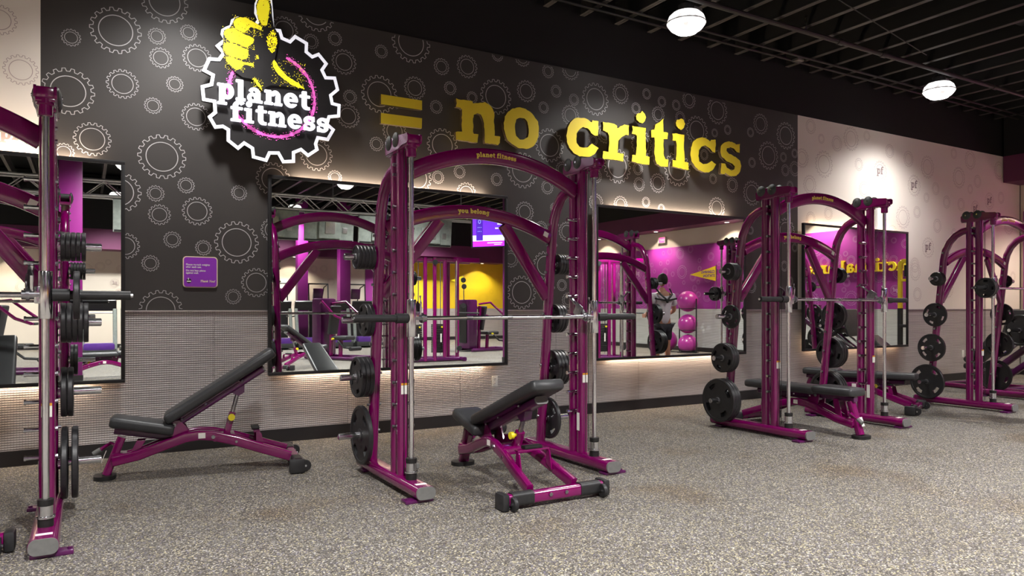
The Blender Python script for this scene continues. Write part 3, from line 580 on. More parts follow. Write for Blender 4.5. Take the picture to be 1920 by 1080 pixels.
sg = empty('round_emblem_sign', (0, 0, 0), 0, 'large black gear shaped emblem with yellow thumbs-up hand and white words', 'sign')
q = MB(); q.prism([GEAR_OUT], wallf, .13, .165); q.build('gear_board', 'sign_black', sg, smooth=False)
ctr = Vector((1.44, 3.2))
q = MB(); n = len(GEAR_OUT)
for i in range(n):     # white edge line: a raised strip following the outline
    a, b = Vector(GEAR_OUT[i]), Vector(GEAR_OUT[(i+1) % n]); a0, b0 = Vector(GEAR_OUT[i-1]), Vector(GEAR_OUT[(i+2) % n])
    def inset(p0, p, p1, w):
        t0 = (p-p0).normalized(); t1 = (p1-p).normalized(); n0 = Vector((t0.y, -t0.x)); n1 = Vector((t1.y, -t1.x)); m_ = (n0+n1)
        if m_.length < 1e-4: m_ = n0
        m_.normalize(); return p+m_*(w/max(.5, m_.dot(n0)))
    w0, w1 = .0, .028
    A0, A1 = inset(a0, a, b, w0), inset(a0, a, b, w1); B0, B1 = inset(a, b, b0, w0), inset(a, b, b0, w1)
    q.add([wallf(p.x, p.y, .172) for p in (A0, B0, B1, A1)]+[wallf(p.x, p.y, .1655) for p in (A0, B0, B1, A1)], [(0, 1, 2, 3), (0, 1, 5, 4), (2, 3, 7, 6), (4, 5, 6, 7)])
q.build('edge_line', 'sign_white', sg, smooth=False)
# pink ring with ragged edge
q = MB(); R = random.Random(5); rc = Vector(RING[0]); rad = (Vector(RING[0])-Vector(RING[1])).length; ns = 150; spans = ((-100, 62), (158, 262))
for a0, a1 in ((-148, 72), (150, 192)):
    ns = int((a1-a0)/2.2); prev = None
    for i in range(ns+1):
        a = math.radians(a0+(a1-a0)*i/ns); w = .013+R.uniform(-.004, .005); u = Vector((math.cos(a), math.sin(a)))
        cur = (rc+u*(rad-w), rc+u*(rad+w))
        if prev: q.add([wallf(p.x, p.y, .169) for p in (prev[0], prev[1], cur[1], cur[0])], [(0, 1, 2, 3)])
        prev = cur
        for _ in range(2):
            c = rc+u*(rad+R.choice((-1, 1))*R.uniform(.012, .032)); s = R.uniform(.002, .006); b = R.uniform(0, 3)
            q.add([wallf(c.x+s*math.cos(b+t*PI/2)*1.5, c.y+s*math.sin(b+t*PI/2), .169) for t in range(4)], [(0, 1, 2, 3)])
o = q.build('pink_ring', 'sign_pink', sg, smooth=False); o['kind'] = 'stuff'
q = MB(); q.prism([HAND], wallf, .166, .184); q.build('hand_panel', 'sign_black', sg, smooth=False)
q = MB(); d2 = MB(); R = random.Random(8)
for i, L in enumerate(YELLOW):
    if i != 5: q.prism([rough(L, .003, .012, i)], wallf, .1842, .186)
    xs = [p[0] for p in L]; zs = [p[1] for p in L]
    def inside(x, z):
        c = False
        for k in range(len(L)):
            a, b = L[k], L[k-1]
            if (a[1] > z) != (b[1] > z) and x < (b[0]-a[0])*(z-a[1])/(b[1]-a[1])+a[0]: c = not c
        return c
    area = (max(xs)-min(xs))*(max(zs)-min(zs))
    for _ in range(int(area*(26000 if i == 5 else 5500 if i != 6 else 2600))+4):
        x, z = R.uniform(min(xs)-.01, max(xs)+.01), R.uniform(min(zs)-.01, max(zs)+.01); ins = inside(x, z); s = R.uniform(.0018, .004)*(1.5 if i == 5 else 1)
        hexa = [(x+s*math.cos(t*PI/3), z+s*math.sin(t*PI/3)) for t in range(6)]
        if i == 5:
            if ins: q.add([wallf(a, b, .1845) for a, b in hexa], [tuple(range(6))])
        elif ins and R.random() < (.55 if i in (6, 7) else .14): d2.add([wallf(a, b, .1864) for a, b in hexa], [tuple(range(6))])
        elif not ins: q.add([wallf(a, b, .1845) for a, b in hexa], [tuple(range(6))])
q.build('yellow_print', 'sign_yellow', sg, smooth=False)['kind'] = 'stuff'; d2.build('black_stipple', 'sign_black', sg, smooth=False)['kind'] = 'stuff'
def sign_word(word, x0, x1, z0, xh):
    q = MB(); k = (x1-x0)/text_width(word, xh, .07)
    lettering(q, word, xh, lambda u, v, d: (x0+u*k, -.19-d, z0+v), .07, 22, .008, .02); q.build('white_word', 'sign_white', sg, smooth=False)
sign_word('planet', .985, 1.80, 3.072, .128); sign_word('fitness', 1.095, 1.975, 2.884, .128)
q = MB(); q.lathe([(.001, 0), (.011, 0), (.011, -.003), (.001, -.003)], (1.85, -.166, 2.74), 'Y', 16); q.build('registered_dot', 'sign_white', sg)
q = MB()
for x, z in ((1.1, 3.45), (1.9, 3.3), (1.15, 2.85), (1.75, 2.8), (1.45, 3.6), (1.5, 2.72)): q = MB(); q.tube([(x, -.132, z), (x, 0, z)], .014, 10); q.build('standoff', 'steel', sg)

nt_ = empty('notice_plaque', (.8745, -.012, 1.5635), 0, 'small purple rounded notice about re-racking weights on the dark wall', 'sign')
q = MB(); q.prism([rr(.284, .274, .03, 5)], lambda u, v, d: (u, d, v), 0., .01); q.build('rim', 'notice_rim', nt_)
q = MB(); q.prism([rr(.268, .258, .024, 5)], lambda u, v, d: (u, d, v), -.003, .0); q.build('face', 'notice_purple', nt_)
TR = (PI/2, 0, 0)
for body, zz, sz in (('Please re-rack weights', .058, .0215), ('after each use.', .037, .0215), ('Do not lean plates', .006, .0215), ('against wall.', -.015, .0215)):
    plain_text('notice_text', body, sz, (-.118, -.0036, zz), TR, 'white_label', nt_, bold=.0006)
plain_text('notice_text', 'Thank You!', .026, (.118, -.0036, -.088), TR, 'notice_rim', nt_, 'RIGHT', .0008, .3)
q = MB(); q.prism([[(.022*math.cos(2*PI*i/24)*(1 if i % 2 else .88), .022*math.sin(2*PI*i/24)*(1 if i % 2 else .88)) for i in range(24)]], lambda u, v, d: (u-.094, d, v-.078), -.0038, -.003)
q.build('emblem', 'sign_black', nt_, smooth=False)
q = MB(); q.box((-.094, -.0042, -.082), (.034, .0006, .01)); q.box((-.098, -.0042, -.06), (.008, .0006, .018)); q.build('emblem_mark', 'white_label', nt_, smooth=False)

def outlet(x, z, lab):
    r = empty('wall_outlet', (x, -.003, z), 0, lab, 'outlet', 'white outlets on the metal wainscot')
    q = MB(); q.box((0, -.003, 0), (.072, .006, .116), ch=.002); q.build('cover_plate', 'white_plastic', r)
    for s in (-.026, .026):
        q = MB(); q.lathe([(.001, -.0075), (.015, -.0075), (.017, -.006), (.017, -.004)], (0, 0, s), 'Y', 16); q.build('socket', 'white_plastic', r)
        q = MB()
        for dx in (-.005, .005): q.box((dx, -.0078, s+.003), (.002, .0008, .007))
        q.build('slot', 'black_paint', r, smooth=False)
outlet(3.843, .449, 'white outlet under the centre rack mirror'); outlet(13.15, .452, 'white outlet on the wainscot near the far right corner')

# ---------------------------------------------------------------- ceiling services
def lamp_proto():
    r = empty('high_bay_lamp', (0, 0, 0)); 
    q = MB(); q.lathe([(.10, .115), (.15, .108), (.19, .07), (.208, .02), (.212, 0.)], n=28); q.build('upper_glass', 'lamp_glass', r, angle=60)
    q = MB(); q.lathe([(.212, 0), (.205, -.02), (.17, -.065), (.125, -.095), (.12, -.095)], n=28); q.build('lower_glass', 'lamp_glass', r, angle=60)
    q = MB(); q.lathe([(.119, -.094), (.118, -.1), (.001, -.103), (.001, -.094)], n=28); q.build('lens', 'lamp_lens', r, angle=60)
    q = MB(); q.tube([(.214*math.cos(2*PI*i/28), .214*math.sin(2*PI*i/28), 0) for i in range(28)], .005, 6, closed=True); q.build('clamp_band', 'lamp_band', r)
    q = MB(); q.lathe([(.06, .11), (.085, .118), (.085, .20), (.05, .225), (.02, .225)], n=20); q.build('ballast_housing', 'black_paint', r)
    q = MB(); q.tube([(0, 0, .22), (0, 0, .262)], .008, 8); q.build('hook', 'steel', r)
    q = MB(); q.box((.17, .02, .19), (.12, .07, .05), ch=.004); q.build('junction_box', 'aluminium', r)
    return r
lp = lamp_proto(); first = True
row = ['above the mirror wall', 'over the middle of the room', 'over the treadmill side', 'nearest the rear wall']
colm = ['far left', 'left of the emblem', 'above the emblem', 'above the word critics', 'above the pale wall']
for j, ly in enumerate(LAMP_Y):
    for i, lx in enumerate(LAMP_X):
        if lx < -6: continue
        o = lp if first else copy_tree(lp); first = False
        o.location = (lx, ly, 4.395); tag(o, f'glowing round glass lamp {row[j]}, {colm[i]}', 'lamp', 'high bay ceiling lamps')
def run_pipe(name, pts, r, m, lab, cat, coup=()):
    q = MB(); q.tube(pts, r, 10); o = q.build(name, m); tag(o, lab, cat)
    if coup:
        for x in coup: q = MB(); q.tube([(x-.05, pts[0][1], pts[0][2]), (x+.05, pts[0][1], pts[0][2])], r*1.35, 12); q.build('coupling', m, o)
    return o
run_pipe('sprinkler_pipe', [(-6, -1.12, 4.6), (RX-.7, -1.12, 4.6)], .03, 'pipe_dark', 'thick dark sprinkler pipe running along the lamp row', 'pipe', (1.2, 4.6, 8.2, 9.1, 11.9))
run_pipe('ceiling_conduit', [(-6, -.3, 4.63), (RX-.7, -.3, 4.63)], .016, 'pipe_dark', 'thin conduit under the joists nearest the wall', 'pipe')
run_pipe('ceiling_conduit', [(-6, -.46, 4.63), (RX-.7, -.46, 4.63)], .016, 'pipe_dark', 'thin conduit under the joists, second from the wall', 'pipe')
run_pipe('ceiling_wire', [(5.4, -2.2, 4.64), (9.7, -1.35, 4.63)], .006, 'pipe_dark', 'thin wire slung diagonally to the right hand lamp', 'wire')
for i, (x, y, z) in enumerate(((7.55, -1.12, 4.6), (13.5, -2.2, 4.655), (4.9, -1.12, 4.6))):
    r = empty('fire_sprinkler', (x, y, z), 0, ['sprinkler head on the pipe between the two lamps', 'sprinkler head right of the right hand lamp', 'sprinkler head left of the left hand lamp'][i], 'sprinkler', 'sprinkler heads')
    q = MB(); q.tube([(0, 0, .03), (0, 0, .11)], .012, 8); q.build('stem', 'steel', r)
    q = MB(); q.tube([(-.016, 0, .11), (-.02, 0, .14), (-.01, 0, .165)], .004, 6); q.tube([(.016, 0, .11), (.02, 0, .14), (.01, 0, .165)], .004, 6); q.lathe([(.001, .165), (.026, .165), (.026, .169), (.001, .169)], n=12); q.build('deflector', 'chrome', r)
q = MB(); q.box((8.35, -.38, 4.61), (.12, .1, .035), ch=.004); tag(q.build('junction_box', 'aluminium'), 'flat grey junction box on the thin conduits by the wall', 'junction box')

# ---------------------------------------------------------------- rack with guided bar
def arch_z(x, a, s, zp):
    R_ = (a*a+s*s)/(2*s); return zp-R_+math.sqrt(R_*R_-x*x), x/R_
def rear_y(z): return .43-.103*(z-.1)
HORN_Z = (.295, .735, 1.16, 1.62); HX = .76
def make_rack():
    r = empty('guided_bar_rack', (0, 0, 0))
    for s in (-1, 1):
        X = s*HX
        b = MB(); b.sweep([(X, .60, .062), (X, -.575, .062)], rr(.135, .084, .036, 5)); br = b.build('base_rail', 'purple_metal', r)
        b = MB(); b.sweep([(X, -.575, .062), (X, -.588, .062)], rr(.131, .08, .034, 5)); b.build('end_cap', 'cap_grey', br)
        b = MB(); b.sweep([(X, .60, .062), (X, .612, .062)], rr(.131, .08, .034, 5)); b.build('end_cap', 'cap_grey', br)
        for yy, sg_ in ((-.52, 1), (.5, -1)):
            b = MB(); b.box((X+.035*sg_*s, yy, .01), (.19, .09, .02), ch=.006); b.tube([(X+.035*sg_*s+.078*sg_*s, yy, .02), (X+.035*sg_*s+.078*sg_*s, yy, .028)], .012, 6); b.build('foot_plate', 'purple_dark', br)
        b = MB(); b.box((X, -.5, .1045), (.075, .035, .001)); b.build('sticker', 'white_label', br, smooth=False)
        for k, yy in enumerate((-.070, -.180)):
            b = MB(); b.sweep([(X, yy, .1), (X, yy, 2.34)], rr(.076, .080, .034, 5), up=(0, 1, 0)); t = b.build('upright_tube', 'purple_metal', r)
            if k == 0:
                for j in range(11):
                    z = 1.95-.152*j; b = MB(); b.tube([(X-s*.012, -.125, z), (X-s*.105, -.125, z)], .0115, 10); b.tube([(X-s*.098, -.125, z), (X-s*.108, -.125, z)], .0145, 10); b.build('peg', 'chrome', t)
                b = MB()
                for j in range(11): z = 1.95-.152*j; b.tube([(X+s*.0, -.125, z), (X+s*.048, -.125, z)], .008, 8); b.tube([(X+s*.04, -.125, z), (X+s*.05, -.125, z)], .0125, 6)
                for z in (2.17, 2.24): b.tube([(X, -.125, z), (X+s*.048, -.125, z)], .012, 6); b.tube([(X, -.125, z), (X-s*.048, -.125, z)], .012, 6)
                o = b.build('bolts', 'steel', t); o['kind'] = 'stuff'
            else:
                b = MB(); b.box((X+s*.0, yy-.0415, .69), (.05, .0012, .06)); b.build('sticker', 'white_label', t, smooth=False)
                b = MB(); b.box((X+s*.0, yy-.042, .728), (.05, .0014, .014)); b.build('sticker', 'orange_label', t, smooth=False)
                b = MB(); b.box((X-s*.0385, yy, .35), (.0012, .035, .14)); b.build('sticker', 'white_label', t, smooth=False)
        # rear upright, bent over to meet the tubes
        P = [(X, rear_y(.1), .1), (X, rear_y(.9), .9), (X, rear_y(1.7), 1.7), (X, .25, 1.86), (X, .225, 1.98), (X, .175, 2.085), (X, .10, 2.165), (X, .02, 2.205), (X, -.06, 2.222)]
        b = MB(); b.sweep(P, rr(.084, .076, .035, 5), up=(1, 0, 0)); ru = b.build('rear_upright', 'purple_metal', r, angle=50)
        b = MB()
        for z in (.32, .52, .76, .98, 1.2, 1.42, 1.55, 1.70, 1.78, 1.95):
            y = rear_y(z) if z < 1.8 else .235
            b.tube([(X-.052, y, z), (X+.052, y, z)], .012, 6)
        o = b.build('bolts', 'steel', ru); o['kind'] = 'stuff'
        for z in HORN_Z:
            b = MB(); b.tube([(X+s*.03, rear_y(z), z), (X+s*.265, rear_y(z), z)], .0245, 16); b.tube([(X+s*.036, rear_y(z), z), (X+s*.05, rear_y(z), z)], .042, 16); b.tube([(X+s*.262, rear_y(z), z), (X+s*.268, rear_y(z), z)], .019, 12); b.build('storage_horn', 'chrome', ru)
        # head with pulleys
        prof = [(.01, 2.325), (.012, 2.385), (-.01, 2.41), (-.05, 2.418), (-.20, 2.422), (-.25, 2.418), (-.30, 2.412), (-.385, 2.405), (-.40, 2.39), (-.40, 2.355), (-.385, 2.342), (-.29, 2.342), (-.22, 2.328)]
        b = MB(); b.prism([prof], lambda u, v, d, X=X: (X+d, u, v), -.052, -.040); b.prism([prof], lambda u, v, d, X=X: (X+d, u, v), .040, .052)
        b.box((X, -.19, 2.335), (.09, .38, .02), ch=.004); b.box((X, -.345, 2.372), (.09, .09, .06), ch=.012); b.box((X, -.1, 2.325), (.09, .22, .03), ch=.006)
        hd = b.build('head_bracket', 'purple_metal', r)
        for yy in (-.055, -.185):
            b = MB(); b.lathe([(.003, .068), (.012, .07), (.03, .066), (.050, .056), (.052, .05), (.035, .04), (.035, -.04), (.052, -.05), (.050, -.056), (.03, -.066), (.012, -.07), (.003, -.068)], (X, yy, 2.398), 'X', 24); p_ = b.build('pulley', 'dark_grey', hd)
            b = MB(); b.tube([(X-.073, yy, 2.398), (X+.073, yy, 2.398)], .009, 6); b.build('axle', 'chrome', p_)
        b = MB(); b.lathe([(.026, 2.255), (.034, 2.26), (.034, 2.31), (.043, 2.315), (.043, 2.35), (.01, 2.35)], (X, -.34, 0), n=20); b.build('rod_socket', 'purple_metal', hd)
        b = MB(); b.tube([(X, -.34, .13), (X, -.34, 2.32)], .017, 16); gr = b.build('guide_rod', 'chrome', r)
        b = MB(); b.lathe([(.02, .10), (.037, .10), (.037, .145), (.02, .145)], (X, -.34, 0), n=20); b.build('rod_bumper', 'cord_black', gr); b = MB(); b.lathe([(.02, .215), (.037, .215), (.038, .245), (.02, .245)], (X, -.34, 0), n=20); b.build('rod_bumper', 'cord_black', gr)
        b = MB(); b.lathe([(.02, .148), (.044, .148), (.044, .158), (.035, .16), (.035, .213), (.02, .213)], (X, -.34, 0), n=20); b.build('stop_collar', 'chrome', gr)
        b = MB(); b.tube([(X+.012, -.245, .12), (X+.012, -.245, 2.36)], .0025, 6); b.tube([(X-.012, -.245, .12), (X-.012, -.245, 2.36)], .0025, 6); b.build('cable', 'cord_black', r)
        # brace from rear arch to rear upright
        b = MB(); b.sweep([(s*.285, .248, 1.925), (s*.735, .295, 1.34)], rr(.045, .098, .012, 3), up=(s*.6, 0, .7)); b.build('brace', 'purple_metal', r)
    for nm, a, sg_, zp, y, txt, xh, th in (('front_arch', .735, .205, 2.375, -.125, 'planet fitness', .0245, .115), ('rear_arch', .725, .17, 2.005, .245, 'you belong', .0255, .105)):
        path = [(a*(-1+2*i/28), y, arch_z(a*(-1+2*i/28), a, sg_, zp)[0]) for i in range(29)]
        b = MB(); b.sweep(path, rr(.056, th, .017, 4), up=(0, 0, 1)); ar = b.build(nm, 'purple_metal', r, angle=50)
        w = text_width(txt, xh, .05); b = MB()
        def fn(u, v, d, a=a, sg_=sg_, zp=zp, y=y, w=w, xh=xh):
            z, t = arch_z(u-w/2, a, sg_, zp); vv = v-xh*.45; return (u-w/2+t*vv, y-.0286, z+vv)
        lettering(b, txt, xh, fn, .05, 12, .03); b.build('lettering', 'arch_print', ar, smooth=False)
    b = MB(); b.box((.675, .2135, 1.862), (.045, .002, .04), (0, .4, 0)); b.build('maker_plate', 'white_label', r, smooth=False)
    b = MB(); b.tube([(-.72, -.34, 0), (.72, -.34, 0)], .0145, 16); bar = b.build('barbell', 'chrome', r)
    for x0, x1 in ((-.35, -.30), (.30, .35), (-.02, .02)):
        b = MB(); b.tube([(x0, -.34, 0), (x1, -.34, 0)], .0152, 16); b.build('grip_band', 'steel', bar)
    for s in (-1, 1):
        b = MB(); b.tube([(s*.80, -.34, 0), (s*1.155, -.34, 0)], .0245, 20); b.tube([(s*.79, -.34, 0), (s*.87, -.34, 0)], .033, 20); sl = b.build('sleeve', 'rubber_black', bar)
        b = MB(); b.tube([(s*1.155, -.34, 0), (s*1.168, -.34, 0)], .012, 8); b.build('end_bolt', 'chrome', sl)
        b = MB(); b.lathe([(.0195, -.125), (.031, -.125), (.033, -.12), (.033, .12), (.031, .125), (.0195, .125)], (s*HX, -.34, 0), n=24); b.box((s*(HX-.035), -.34, 0), (.03, .045, .09), ch=.006); b.build('slider', 'chrome', bar)
        b = MB(); b.tube([(s*.655, -.34, 0), (s*.735, -.34, 0)], .025, 16); b.tube([(s*.675, -.34, 0), (s*.69, -.34, 0)], .034, 16)
        b.sweep([(s*.685, -.33, .0), (s*.685, -.29, .05), (s*.685, -.22, .09), (s*.685, -.16, .13), (s*.685, -.11, .165), (s*.685, -.07, .15)], rr(.012, .03, .004, 2), up=(1, 0, 0))
        b.box((s*.672, -.25, .05), (.01, .09, .10), (.5, 0, 0), ch=.003); b.build('lock_hook', 'steel', bar)
        b = MB(); b.tube([(s*.70, -.35, .02), (s*.70, -.36, .10), (s*.70, -.35, .15)], .008, 8); b.build('lock_lever', 'chrome', bar)
    return r
rack0 = make_rack()
RACKS = [dict(n='nearest rack', c=(-.94, -2.05), bz=1.317), dict(n='centre rack', c=(2.64, -2.05), bz=1.18),
         dict(n='third rack', c=(6.56, -1.93), bz=1.33), dict(n='rightmost rack', c=(10.27, -1.93), bz=1.49)]
RL = ['purple rack with guided barbell, cut off by the left edge of the picture', 'purple rack with guided barbell in the middle, beneath the words and emblem',
      'purple rack with guided barbell standing over a flat bench, third from the left', 'purple rack with guided barbell and a plate on its bar, rightmost']
for i, rk in enumerate(RACKS):
    o = rack0 if i == 0 else copy_tree(rack0)
    o.location = (rk['c'][0], rk['c'][1], 0); tag(o, RL[i], 'weight rack', 'purple guided bar racks')
    for ch in o.children:
        if ch.name.startswith('barbell'): ch.location.z = rk['bz']
    rk['o'] = o
q = MB(); q.prism([[(-.02, .0)]+arc((-.17, .0), .032, 90, 270, 8, lambda a, b: (a, b))+[(-.02, -.03)]], lambda u, v, d: (-HX+.052+d, -.32-u-.02, .19+v), 0, .012)
q.box((-HX+.045, -.30, .185), (.03, .08, .03)); q.build('stop_lever', 'cap_grey', RACKS[1]['o'])

# ---------------------------------------------------------------- weight plates
PM = {}
def plate_mesh(R_, t, slots):
    """axis along X, thickness t from 0 to t"""
    key = (R_, t, slots)
    if key in PM: return PM[key]
    n = 48; q = MB(); out = [(R_*.965*math.cos(2*PI*i/n), R_*.965*math.sin(2*PI*i/n)) for i in range(n)]
    loops = [out, [(.0265*math.cos(-2*PI*i/24), .0265*math.sin(-2*PI*i/24)) for i in range(24)]]
    if slots:
        for k in range(4):
            a0 = 90*k+45; hw = math.radians(16); r0, r1 = .60*R_, .80*R_; L = []
            for i in range(7): a = math.radians(a0)-hw+2*hw*i/6; L.append((r1*math.cos(a), r1*math.sin(a)))
            for i in range(7): a = math.radians(a0)+hw-2*hw*i/6; L.append((r0*math.cos(a), r0*math.sin(a)))
            loops.append(L[::-1])
    q.prism(loops, lambda u, v, d: (d, u, v), t*.16, t*.84)
    q.lathe([(R_*.86, t*.1), (R_*.88, 0), (R_*.97, 0), (R_, t*.18), (R_, t*.82), (R_*.97, t), (R_*.88, t), (R_*.86, t*.9)], (0, 0, 0), 'X', n, True)
    o = q.build('weight_plate', 'plate_rubber', angle=30)
    b = MB(); b.lathe([(.0265, 0), (.034, -.001), (.05, t*.08), (.05, t*.92), (.034, t+.001), (.0265, t)], (0, 0, 0), 'X', 24, True)
    ring = b.build('hub', 'plate_rubber', o)
    b = MB(); b.lathe([(.0262, -.0015), (.032, -.0015), (.032, t+.0015), (.0262, t+.0015)], (0, 0, 0), 'X', 20, True); b.build('bore_ring', 'steel', o)
    PM[key] = [o, True]; return PM[key]
def put_plate(x, y, z, R_, t, s, spin, lab, grp):
    rec = plate_mesh(R_, t, R_ > .11)
    o = rec[0] if rec[1] else copy_tree(rec[0]); rec[1] = False
    o.location = (x, y, z); o.rotation_euler = (spin, 0, 0) if s > 0 else (spin, 0, PI)
    tag(o, lab, 'weight plate', grp)
SZ = {0: (.088, .025), 1: (.122, .028), 2: (.152, .032), 3: (.178, .034), 4: (.222, .036)}
# per rack: left side levels bottom to top, right side levels bottom to top: (size, count)
LOAD = [([(4, 1), (2, 1), (1, 1), (0, 1)], [(4, 2), (2, 2), (1, 5), (0, 5)]),
        ([(4, 1), (2, 3), (1, 2), (0, 5)], [(3, 1), (2, 4), (1, 3), (0, 5)]),
        ([(4, 3), (2, 3), (1, 1), (0, 4)], [(4, 3), (3, 3), (2, 2), (0, 3)]),
        ([(4, 1), (3, 1), (2, 1), (0, 3)], [(4, 1), (3, 2), (2, 1), (0, 1)])]
LV = ['bottom horn', 'lower middle horn', 'upper middle horn', 'top horn']; ORD = ['outermost', 'second from outside', 'third from outside', 'fourth from outside', 'innermost']
for rk, (Lf, Rt) in zip(RACKS, LOAD):
    for s, side in ((-1, Lf), (1, Rt)):
        for lv, (sz, cnt) in enumerate(side):
            R_, t = SZ[sz]; z = HORN_Z[lv]; x = HX+.052; tot = []
            for k in range(cnt):
                if rk is RACKS[0] and lv == 0 and k == 1: x += .018
                if lv == 0 and cnt == 1: x += .02 if s < 0 else .0
                tot.append(x); x += t+.0015
            for k, xx in enumerate(tot):
                j = cnt-1-k; size = ['tiny', 'small', 'medium', 'large', 'biggest'][sz]
                if cnt == 1: lab = f'{size} black plate alone on {LV[lv]}, {"left" if s < 0 else "right"} side of {rk["n"]}'
                else: lab = f'{size} black plate {ORD[j] if j < cnt-1 else "innermost"} on {LV[lv]}, {"left" if s < 0 else "right"} side of {rk["n"]}'
                # the bore rests on the horn, so a plate hangs slightly low
                put_plate(rk['c'][0]+s*xx, rk['c'][1]+rear_y(z), z-.001, R_, t, s, rnd.uniform(-.5, .5), lab, 'plates stored on the racks')
put_plate(RACKS[0]['c'][0]+.885, RACKS[0]['c'][1]-.34, 1.316, .13, .03, 1, .3, 'black plate loaded on the bar end of the rack at the left edge', 'plates on the bars')
for k in range(2):
    put_plate(RACKS[3]['c'][0]-.885-.034*k, RACKS[3]['c'][1]-.34, 1.489, .122, .032, -1, .2+.5*k, f'black plate on the bar of the rightmost rack, {["inner", "outer"][k]} one', 'plates on the bars')

# ---------------------------------------------------------------- adjustable bench
def pad(mb, x0, x1, w0, w1, th, R, o, w_end=None):
    """upholstered pad in its own plane: x along, tapered width, rounded edges"""
    st = []; n = 10
    for i in range(n+1):
        f = i/n; x = x0+(x1-x0)*f; w = w0+(w1-w0)*f; st.append((x, w, th))
    path = []; vs = []; fs = []; prof0 = rr(1, 1, .32, 5); k = len(prof0); X = []
    e = .03; xs = [(x0, .55), (x0+e*.35, .85), (x0+e, 1.)]+[(x0+(x1-x0)*f, 1.) for f in (.2, .4, .6, .8)]+[(x1-e, 1.), (x1-e*.35, .85), (x1, .55)]
    for x, q in xs:
        f = (x-x0)/(x1-x0); w = (w0+(w1-w0)*f)
        ww = w-(1-q)*.07; tt = th*(1-(1-q)*.7); pr = rr(ww, tt, tt*.38, 5)
        vs += [R @ Vector((x, a, b))+o for a, b in pr]
    m = len(xs)
    for i in range(m-1):
        for a in range(k): b = (a+1) % k; fs.append((i*k+a, i*k+b, (i+1)*k+b, (i+1)*k+a))
    fs += [tuple(range(k))[::-1], tuple((m-1)*k+a for a in range(k))]
    mb.add(vs, fs)
def make_bench(name, loc, rz, back, seat, lab, grp='adjustable benches between the racks'):
    r = empty(name, loc, rz, lab, 'bench', grp)
    b = MB(); b.prism([[(a*1.0-.0, c) for a, c in rr(.15, .19, .07, 6)]], lambda u, v, d: (u+.02, v, d), 0, .03); b.build('foot_pad', 'cord_black', r)
    b = MB(); b.sweep([(.03, 0, .03), (.135, 0, .30 if seat else .345)], rr(.075, .06, .014, 3), up=(1, 0, 0)); leg = b.build('leg', 'purple_metal', r)
    b = MB(); b.box((.012, 0, .16), (.004, .04, .09), (0, .364, 0)); b.build('sticker', 'white_label', leg, smooth=False)
    for s in (-1, 1):       # the two frame beams spread towards the wheels
        P = [(.075, s*.045, .13), (.25, s*.06, .165), (.45, s*.075, .235), (.58, s*.085, .278), (.68, s*.095, .29), (.78, s*.105, .28), (.95, s*.125, .235), (1.15, s*.15, .165), (1.36, s*.17, .095)]
        b = MB(); b.sweep(P, rr(.045, .075, .012, 3)); bm = b.build('frame_beam', 'purple_metal', r, angle=50)
        b = MB(); b.box((.70, s*.121, .288), (.055, .002, .04)); b.build('sticker', 'white_label', bm, smooth=False)
        b = MB(); b.tube([(.78, s*.10, .275), (.78, s*.14, .275)], .014, 6); b.tube([(.95, s*.12, .23), (.95, s*.15, .23)], .01, 6); o = b.build('bolts', 'steel', bm); o['kind'] = 'stuff'
    b = MB(); b.box((.12, 0, .15), (.10, .13, .075), ch=.01); b.build('leg_joint', 'purple_metal', r)
    b = MB(); b.sweep([(1.40, -.36, .062), (1.40, .36, .062)], rr(.07, .075, .02, 4)); wb_ = b.build('wheel_bar', 'purple_metal', r)
    for s in (-1, 1):
        b = MB(); b.sweep([(1.40, s*.18, .064), (1.40, s*.335, .064)], rr(.078, .083, .022, 4)); b.build('rubber_sleeve', 'rubber_black', wb_)
        b = MB(); b.box((1.385, s*.385, .055), (.12, .05, .105), ch=.018); b.build('end_block', 'rubber_black', wb_)
        b = MB(); b.lathe([(.008, -.013), (.04, -.013), (.044, -.008), (.044, .008), (.04, .013), (.008, .013)], (1.455, s*.34, .047), 'Y', 20); w = b.build('wheel', 'rubber_black', wb_)
        b = MB(); b.tube([(1.455, s*.32, .047), (1.455, s*.362, .047)], .009, 8); b.build('axle', 'chrome', w)
        b = MB(); b.tube([(1.44, s*.06, .07), (1.445, s*.06, .07)], .013, 6); b.build('bolt', 'steel', wb_)
    Rs = Matrix.Rotation(math.radians(seat), 3, 'Y'); Rb = Matrix.Rotation(-math.radians(back), 3, 'Y'); zb = .39; piv = Vector((.465, 0, zb-.02))
    os_ = Vector((.50, 0, zb-.005 if seat == 0 else .288)); b = MB(); pad(b, -.45, .0, .24, .30, .082, Rs, os_+Vector((0, 0, .05))); sp = b.build('seat', 'vinyl_black', r, angle=60)
    b = MB(); b.sweep([os_+Rs@Vector((-.42, 0, -.02)), os_+Rs@Vector((-.02, 0, -.02))], rr(.06, .045, .01, 3)); b.box(os_+Rs@Vector((-.2, 0, .003)), (.3, .16, .012), Rs); b.build('seat_support', 'purple_dark', r)
    b = MB(); pad(b, .0, .94, .30, .25, .078, Rb, piv+Rb@Vector((0, 0, .05))); b.build('backrest', 'vinyl_black', r, angle=60)
    b = MB(); b.sweep([piv+Rb@Vector((.02, 0, -.022)), piv+Rb@Vector((.80, 0, -.022))], rr(.10, .055, .018, 4)); b.box(piv+Rb@Vector((.35, 0, .004)), (.5, .17, .012), Rb); br = b.build('back_support', 'purple_dark', r)
    b = MB(); b.sweep([piv+Rb@Vector((.80, 0, -.022)), piv+Rb@Vector((.812, 0, -.022))], rr(.098, .053, .018, 4)); b.build('end_cap', 'cap_grey', br)
    b = MB()
    for x in (.1, .3, .62): 
        for s in (-.07, .07): c = piv+Rb@Vector((x, s, -.004)); b.tube([c, c+Rb@Vector((0, 0, -.012))], .01, 6)
